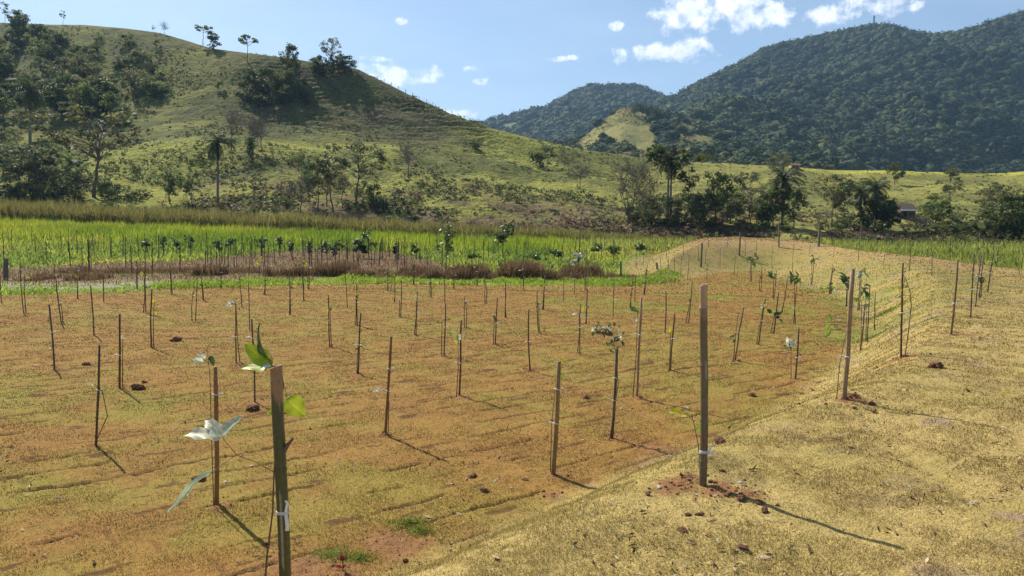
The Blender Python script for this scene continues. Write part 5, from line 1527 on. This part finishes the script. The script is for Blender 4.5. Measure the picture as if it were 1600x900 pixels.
sapling(334, 790, 324, 548, [(318, 566, 18, 160, WH), (322, 560, 14, 150, WH), (322, 548, 14, 60, YE_), (328, 556, 18, -60, DG), (316, 553, 8, 140, (.6, .6, .5))], 'thin sapling topped with small silvery leaves beside the orange brown stake', mid_=[(331, 700), (328, 590)])
sapling(952, 688, 955, 525, cluster(958, 528, 16, 20, 26, 8, [DG, GG_, WH, GG_, DG], 3) + cluster(944, 512, 14, 10, 14, 8, [DG, GG_, WH], 8) + cluster(926, 516, 9, 6, 8, 7, [DG, WH], 4), 'bushy small leaved sapling spreading over the top of its dark stake', foliage=True, mid_=[(966, 600), (962, 550)])
sapling(1094, 752, 1084, 660, [(1066, 643, 22, 178, YE_), (1078, 649, 14, 185, (0.5, 0.46, .05)), (1090, 646, 14, 170, (.42, .36, .06)), (1091, 664, 14, -80, LG), (1076, 638, 8, 150, WH)], 'spindly sapling with yellowing leaves beside the tan bamboo cane on the bank', mid_=[(1092, 700)])
sapling(860, 738, 868, 600, [(880, 568, 12, 100, YE_), (878, 582, 12, -75, LG), (875, 590, 10, -100, LG)], 'sapling with one yellow leaf behind the thick tan cane stake', mid_=[(862, 660)])
sapling(902, 553, 905, 490, [(910, 488, 13, 80, (.45, .45, .04)), (903, 490, 10, 180, WH), (907, 494, 8, 20, WH), (907, 520, 10, 250, LG), (904, 516, 8, 190, LG)], 'sapling with pale yellow green leaves on a stake left of the bushy sapling')
sapling(240, 542, 241, 470, [(240, 474, 9, 80, YE_), (243, 478, 8, 20, (.5, .45, .05)), (238, 480, 8, 190, YE_), (241, 486, 8, -60, YE_)], 'sapling with small yellow leaves around its stake in the left of the field')
sapling(375, 568, 369, 476, [(366, 474, 12, 165, WH), (364, 476, 9, 200, WH), (368, 471, 9, 40, YE_), (361, 475, 9, 190, WH)], 'sapling with white leaves at the top of its stake behind the large leaves')
sapling(606, 680, 594, 609, [(596, 608, 15, 188, WH)], 'sapling with one long silvery leaf on the right tilted stake', mid_=[(608, 630), (604, 607)])
sapling(1146, 564, 1154, 488, [(1148, 525, 10, 200, DG), (1149, 530, 8, 240, DG)], 'thin sapling with a single dark leaf right of the tall bamboo cane')
sapling(1204, 520, 1211, 488, cluster(1210, 493, 7, 6, 7, 9, [DG, GG_], 5) + [(1218, 498, 9, -60, DG)], 'dark leaved sapling leaning over a stake near the bank foot')
sapling(1236, 592, 1236, 545, cluster(1232, 541, 9, 7, 10, 9, [WH, WH, GG_], 6) + [(1250, 545, 8, -40, GG_)], 'sapling with pale whitish leaves beside a short stake near the bank')
sapling(1307, 624, 1326, 500, [(1298, 503, 14, 100, LG), (1296, 504, 14, 240, LG), (1302, 506, 12, -50, GG_), (1305, 500, 10, 10, WH), (1297, 516, 14, 230, LG)], 'tall thin sapling with light green leaves beside the thick tan stake on the bank', mid_=[(1312, 570), (1320, 530)])
sapling(1353, 534, 1352, 450, cluster(1351, 452, 6, 8, 9, 10, [DG, DG, GG_], 7), 'dark tufted sapling on a stake in the ditch at the bank foot')
sapling(1345, 546, 1346, 470, [(1342, 470, 12, 160, LG), (1350, 468, 12, 10, LG)], 'light green sapling next to the dark tufted one in the ditch')
sapling(1243, 506, 1241, 436, cluster(1242, 434, 9, 9, 16, 9, [GG_, DG, LG], 8), 'leafy topped sapling on a stake under the far bank')
sapling(1323, 478, 1323, 434, cluster(1322, 436, 8, 8, 12, 12, [DG, GG_], 9), 'drooping dark leaved sapling at the green foot of the far bank')
sapling(1342, 486, 1346, 424, cluster(1347, 425, 6, 6, 8, 9, [WH, GG_], 10), 'pale topped sapling just behind the thick tan stake')
sapling(1208, 468, 1208, 432, cluster(1208, 432, 9, 4, 8, 9, [GG_, LG], 11), 'small spreading sapling left of the leafy topped one')
sapling(1268, 445, 1272, 407, cluster(1273, 405, 5, 4, 5, 7, [GG_, LG], 12), 'tiny sapling with leaves to one side on the far bank')
sapling(1300, 460, 1297, 440, cluster(1298, 450, 5, 5, 5, 7, [GG_, WH], 13), 'little sapling hugging a stake on the far bank slope')
sapling(1413, 560, 1411, 452, [(1408, 456, 11, 110, YE_), (1411, 462, 9, 200, LG), (1414, 450, 8, 40, LG)], 'vine like sapling looping out from the dark thin stake on the bank', mid_=[(1418, 530), (1424, 478), (1422, 455), (1414, 432), (1413, 440)])
sapling(1532, 466, 1534, 432, cluster(1534, 436, 6, 5, 9, 7, [DG, DG], 14), 'dark clump of leaves on a stake in the tight row')
sapling(1045, 580, 1048, 515, [(1048, 520, 9, 100, YE_)], 'slight sapling with one yellow leaf beside a dark stake')
sapling(690, 556, 691, 500, [(688, 505, 8, 150, LG), (698, 500, 8, 20, LG), (702, 520, 8, -50, GG_)], 'slight leafy sapling on a stake in the middle of the field')
sapling(1174, 440, 1176, 402, cluster(1177, 405, 8, 6, 9, 8, [LG, GG_], 15), 'drooping green sapling on the inner face of the far bank')
sapling(224, 489, 225, 430, [(223, 430, 8, 120, YE_), (226, 434, 6, 20, YE_)], 'thin sapling with a yellow leaf just before the green weeds, at left')
sapling(474, 470, 474, 412, cluster(475, 412, 5, 5, 7, 6, [YE_, YE_, LG], 16), 'sapling with a yellow leaf tuft in front of the dry reeds')
sapling(404, 440, 404, 410, cluster(404, 408, 4, 4, 5, 6, [YE_], 17), 'small yellow sapling at the left end of the dry reed clumps')
sapling(610, 455, 612, 432, cluster(612, 430, 5, 3, 6, 6, [YE_, LG], 18), 'yellow leaved sapling in the weeds before the dry reeds')
sapling(300, 502, 302, 456, [(301, 460, 6, 60, GG_)], 'leafless thin sapling left of a tie bound stake')
sapling(623, 496, 624, 468, [], 'bare thin sapling stem leaning by a stake mid field')
sapling(1071, 505, 1079, 468, [(1076, 470, 6, 40, GG_)], 'bare sapling twin stem close to a right tilted stake')
sapling(145, 697, 148, 600, [(146, 604, 9, 110, WH)], 'thin sapling with a white tag leaf beside the brown stake at lower left', mid_=[(168, 650), (160, 612)])
sapling(1410, 404, 1412, 398, [], 'tiny bare sapling on the far bank') if False else None
rs = random.Random(21)
done = {(338, 787), (956, 686), (864, 742), (906, 554), (236, 542), (369, 569), (602, 681), (1149, 564), (1209, 520), (1243, 592), (1355, 535), (1344, 547), (1240, 506), (1322, 479), (1340, 487), (1209, 469), (1047, 581), (694, 556), (228, 489), (475, 470), (305, 502), (626, 496), (1076, 505), (150, 698), (398, 628)}
for s_ in LOW:
    if (s_[0], s_[1]) in done or rs.random() < 0.25: continue
    hh = s_[1] - s_[3]; fr = rs.uniform(.45, .95); sd_ = rs.choice((-1, 1)); off_ = sd_ * rs.uniform(2, 4.5) * hh / 90
    tx = lerp(s_[0], s_[2], fr) + off_ * rs.uniform(.2, 1.2); ty = s_[1] - hh * fr
    lv = [(tx + rs.uniform(-3, 3), ty + rs.uniform(-2, 10) * hh / 90, rs.uniform(4, 8) * hh / 90 + 1.5, rs.uniform(0, 360), rs.choice((LG, GG_, DG, YE_, WH, OLVL := (.28, .26, .06)))) for _ in range(rs.choice((0, 1, 2, 3, 4)))]
    sapling(s_[0] + off_, s_[1], tx, ty, lv, 'thin nearly leafless sapling stem tied to a cane stake in the turf field')['group'] = 'thin saplings tied to the field stakes'
# red shoot in front
p = hit(535, 893)
e = empty('red_sprout', p); k = p[1] / FPX
mb = MB(); mb.tube([(0, 0, -.02), (0.004, 0, 9 * k), (0.0, 0, 20 * k)], [0.006, 0.005, 0.004], 6, (0.20, 0.07, 0.05)); mb.build('stem', M_bark, e, smooth=True)
for j, (a, L_, c) in enumerate([(75, 16, (.22, .10, .06)), (110, 15, (.20, .09, .06)), (95, 17, (.18, .08, .05)), (55, 13, (.20, .09, .05)), (130, 12, (.2, .1, .06))]):
    add_leaf(e, p, p + np.array([0, 0, 18 * k]), _r * math.cos(R(a)) + _u * math.sin(R(a)) - _f * (0.3 - 0.15 * j), -_f + _u * .1, L_ * k, 7 * k, c, .3, -.3, .05, j)
for j, (a, c) in enumerate([(172, (.42, .06, .05)), (20, (.30, .07, .05))]):
    add_leaf(e, p, p + np.array([0, 0, 7 * k]), _r * math.cos(R(a)) + _u * math.sin(R(a)), _u - _f, (14 if j == 0 else 7) * k, 6 * k, c, .2, .3, .05, j)
tag(e, 'small red leaved sprout at the foot of the bank', 'sprout')

# young shrubs out in the marsh
def shrub(bx, by, hpx, wpx, n, L_, cols, label, seed, kindname='young_tree', cat='young tree'):
    p = hit(bx, by); k = p[1] / FPX; g_ = np.random.default_rng(seed)
    e = empty(kindname, p)
    h, w = hpx * k, wpx * k
    mb = MB(); mb.tube([(0, 0, -.1), (0.02 * h, 0, h * .5), (0, 0, h * .92)], [0.035, 0.028, 0.015], 5, (0.13, 0.10, 0.08))
    cs = np.stack([g_.normal(0, w * .24, 9), g_.normal(0, w * .24, 9), g_.uniform(h * .42, h * .95, 9)], 1)
    for c in cs: mb.tube([(0, 0, c[2] * .7), c * [.5, .5, .9], c], [0.014, 0.01, 0.006], 4, (0.13, 0.10, 0.08), cap=False)
    mb.build('stem', M_bark, e, smooth=True)
    P_ = (cs[:, None] + g_.normal(size=(9, n, 3)) * [w * .13, w * .13, h * .07]).reshape(-1, 3)
    q = leaf_quads(P_, np.full(len(P_), L_ * k * .5), g_)
    cc = np.array(cols)[g_.integers(0, len(cols), len(P_))] * g_.uniform(.7, 1.3, len(P_))[:, None]
    mesh_np('foliage', q, np.arange(len(q)).reshape(-1, 4), M_sapleaf, np.repeat(cc, 4, 0), e)
    return tag(e, label, cat)


shrub(696, 432, 84, 34, 26, 6, [(.10, .16, .04), (.14, .20, .05), (.2, .22, .08)], 'tallest young tree in the marsh with a loose pale green crown', 1)
shrub(785, 402, 52, 34, 26, 6, [(.05, .08, .025), (.07, .10, .03)], 'rounded dark young tree in the marsh near the reed bed', 2)
shrub(568, 404, 28, 24, 16, 7, [(.03, .06, .02), (.05, .08, .03)], 'low dark broad leaved shrub in the marsh behind the dry reeds', 3)
shrub(524, 412, 34, 20, 14, 6, [(.05, .08, .03), (.08, .09, .04)], 'dark young shrub between two reed clumps', 4)
shrub(572, 378 + 10, 24, 18, 12, 6, [(.10, .17, .04)], 'light green young tree at the back of the marsh', 5)
shrub(502, 404, 26, 18, 12, 5, [(.05, .07, .03)], 'small dark shrub left of the broad leaved one', 6)
shrub(618, 404, 22, 10, 9, 5, [(.04, .08, .03)], 'narrow dark shrub beyond the dry reeds, left of two', 7)
shrub(650, 404, 22, 10, 9, 5, [(.04, .08, .03)], 'narrow dark shrub beyond the dry reeds, right of two', 8)
shrub(903, 430, 34, 26, 12, 6, [(.25, .28, .2), (.10, .14, .06), (.5, .52, .45)], 'pale leaved shrub on top of the dry reeds near the bank tip', 9)
for i, (x_, y_) in enumerate([(228, 396), (255, 398), (276, 398), (298, 400), (342, 400), (360, 398), (408, 400), (436, 400), (455, 402), (484, 404)]):
    shrub(x_, y_, 24 + (i * 5) % 9, 12, 7, 5, [(.04, .07, .03), (.06, .09, .04)], 'small dark leaved young plant in the row across the brown marsh', 20 + i)['group'] = 'young plants across the brown marsh'
for i, (x_, y_) in enumerate([(740, 410), (838, 412), (872, 408), (960, 402), (930, 398), (1000, 396)]):
    shrub(x_, y_, 16, 20, 10, 6, [(.06, .12, .025), (.09, .15, .03)], 'low green shrub in the marsh between the tall pole and the bank', 40 + i, 'marsh_shrub', 'shrub')['group'] = 'low shrubs in the green marsh'

# ------------------------------------------------------------------ clods and stones
CL = [lumpy(IV3, s + 30, 0.42, 1.7) for s in range(5)]
clod_me = [mesh_np('clod', V_ * [1, .8, .55], IF3, M_clod, np.broadcast_to((0.20, 0.105, 0.065), V_.shape), smooth=False, link=False) for V_ in CL]
stone_me = [mesh_np('stone', lumpy(IV3, s + 60, 0.25, 1.2) * [1, .8, .5], IF3, M_stone, np.broadcast_to((0.46, 0.42, 0.37), IV3.shape), smooth=True, link=False) for s in range(3)]
CLODS = [(1013, 772, 8, 'reddish brown clod left of the tan bamboo cane'), (1075, 806, 9, 'crumbly red clod in a pair in front of the tan bamboo cane'), (1093, 805, 9, 'darker crumbly clod of the pair in front of the tan bamboo cane'), (1066, 832, 15, 'dark matted sod lump with a shadow in front of the bamboo cane'),
         (1161, 858, 14, 'large pinkish brown clod in front, lowest on the bank'), (1138, 774, 10, 'dark clod in the bamboo cane\'s shadow, closest to the cane'), (1158, 781, 12, 'long dark clod in the middle of the cane\'s shadow'), (1186, 786, 9, 'dark clod further along the cane\'s shadow'), (1195, 799, 11, 'rough dark sod lump beside the cane\'s shadow'),
         (1125, 692, 15, 'strip of overturned sod right of the tan cane'), (1110, 719, 8, 'brown clod tight behind the tan cane'), (1128, 737, 7, 'small brown clod right of the cane foot'), (1048, 755, 7, 'small red brown clod left of the cane foot'), (1060, 760, 5, 'tiny clod beside the small red brown one'),
         (738, 746, 10, 'dry brown sod lump on the green patch of turf'), (757, 768, 11, 'shaggy sod lump left of the bank foot'), (820, 751, 7, 'dark block of earth at the bank edge'), (216, 608, 14, 'mound of red earth beside the second left stake'), (226, 598, 6, 'small clod above the mound of red earth'), (135, 571, 9, 'clump of earth right of the short left stake'),
         (275, 533, 12, 'flat clump of earth in the left of the field'), (395, 640, 16, 'flat dark red clod under the stake behind the large leaves'), (310, 752, 16, 'dark heap of earth behind the orange brown stake'), (238, 697, 5, 'small round clod in the lower left turf'), (1362, 632, 8, 'red clod at the foot of the thick tan stake'), (1366, 643, 7, 'second red clod in the shadow of the thick tan stake'),
         (1462, 575, 18, 'flat strip of lifted sod on the bank'), (1175, 618, 9, 'brown clod at the bank foot right of the tall cane'), (915, 590 + 32, 10, 'red earth clump near the tall pinkish stake'), (1240, 735, 4, 'tiny brown crumb on the bank')]
for i, (px, py, w, lb) in enumerate(CLODS):
    p = hit(px, py); k = p[1] / FPX * w
    o = bpy.data.objects.new('soil_clod', clod_me[i % 5]); COL.objects.link(o)
    o.location = (p + [0, 0, k * .22]).tolist(); k *= .70; o.scale = (k * random.uniform(.9, 1.25), k * random.uniform(.8, 1.1), k * random.uniform(.7, 1.0)); o.rotation_euler = (random.uniform(-.3, .3), random.uniform(-.3, .3), random.uniform(0, 6))
    tag(o, lb, 'clod', 'soil clods lying on the turf')
STN = [(1157, 755, 8, 'pale flat stone right of the tan bamboo cane'), (1088, 774, 5, 'small round white stone left of the cane\'s shadow'), (1118, 774, 5, 'small white stone at the start of the cane\'s shadow'), (1030, 762, 9, 'greyish crumbling lump left of the small red clods'), (799, 763, 5, 'white stone at the foot of the bank'), (706, 757, 5, 'grey stone on the green turf patch'),
       (292, 775, 6, 'white crumpled lump near the long silvery leaf'), (234, 822, 4, 'small white scrap in the lower left turf'), (393, 729, 7, 'white flake right of the orange brown stake'), (352, 754, 8, 'grey stone right of the orange brown stake'), (1161, 733, 3, 'tiny white stone right of the cane'), (505, 615 + 20, 4, 'tiny pale stone in mid turf')]
for i, (px, py, w, lb) in enumerate(STN):
    p = hit(px, py); k = p[1] / FPX * w
    o = bpy.data.objects.new('pale_stone', stone_me[i % 3]); COL.objects.link(o)
    k *= .5; o.location = (p + [0, 0, k * .2]).tolist(); o.scale = (k, k, k); o.rotation_euler = (random.uniform(-.3, .3), random.uniform(-.3, .3), random.uniform(0, 6))
    tag(o, lb, 'stone', 'pale stones on the turf')

# crumbs of earth round the stakes and litter in the grass: nobody could count them
g_ = np.random.default_rng(77)
IV1, IF1 = ico(1)
xs, ys, ss = [], [], []
for mx_, my_, rr, h in MOUND:
    if my_ > 22: continue
    c_ = int(40 * min(1.4, rr / .2) * (1.4 if my_ < 8 else 0.7)); a = g_.uniform(0, 6.28, c_); q_ = rr * 1.5 * g_.random(c_) ** 0.8
    xs.append(mx_ + q_ * np.cos(a)); ys.append(my_ + q_ * np.sin(a)); ss.append(g_.lognormal(-5.35, 0.5, c_) * (1 + 0.03 * my_))
x = np.concatenate(xs); y = np.concatenate(ys); z_ = np.concatenate(ss); n = len(x)
var = np.stack([lumpy(IV1, q, .5, 2) for q in range(6)])[g_.integers(0, 6, n)]
V = var * z_[:, None, None] * np.array([1, .9, .7]) + np.stack([x, y, full_h(x, y) + z_ * .3], 1)[:, None]
cc = lerp(np.array([0.20, 0.095, 0.052]), np.array([0.34, 0.20, 0.12]), g_.random(n)[:, None]) * g_.uniform(.6, 1.2, n)[:, None]
o = mesh_np('soil_crumbs', V.reshape(-1, 3), (IF1[None] + (np.arange(n) * len(IV1))[:, None, None]).reshape(-1, 3), M_clod, np.repeat(cc, len(IV1), 0))
tag(o, 'loose red brown crumbs of earth round the stakes', 'soil', kind='stuff')
x, y, d = fan(26000, 2.2, 26, R(39), g_)
k = (zones(x, y)[2] > .5) & (g_.random(len(x)) < sm(fbm(x * 1.7, y * 1.7, 4, 3), .50, .64) + .05); x, y, d = x[k], y[k], d[k]; n = len(x)
q = leaf_quads(np.stack([x, y, full_h(x, y) + .010 + .0006 * d], 1), g_.lognormal(-4.7, .45, n) * (1 + .05 * d), g_, up=1.2, flat=.55)
cc = np.where((g_.random(n) < .62)[:, None], np.array([.13, .075, .042]), np.array([.42, .34, .22])) * g_.uniform(.6, 1.25, n)[:, None]
o = mesh_np('turf_litter', q, np.arange(n * 4).reshape(-1, 4), M_clod, np.repeat(cc, 4, 0))
tag(o, 'dead brown bits and straw lying in the turf', 'litter', kind='stuff')

# ------------------------------------------------------------------ air
hz = bpy.data.materials.new('haze'); hz.use_nodes = True
t = hz.node_tree; t.nodes.clear()
ho = t.nodes.new('ShaderNodeOutputMaterial'); pv = t.nodes.new('ShaderNodeVolumePrincipled')
pv.inputs['Color'].default_value = (0.40, 0.66, 1.0, 1); pv.inputs['Density'].default_value = 0.00013; pv.inputs['Anisotropy'].default_value = 0.2
t.links.new(pv.outputs[0], ho.inputs['Volume'])
try:
    hz.cycles.homogeneous_volume = True
except Exception:
    pass
C.cycles.volume_step_rate = 10
mb = MB(); zt = 960.0; mb.box((0, 300, (zt - 3.0) / 2), (14200, 14800, zt + 3.0), (1, 1, 1))
ho_ = mb.build('haze', hz); tag(ho_, kind='stuff')
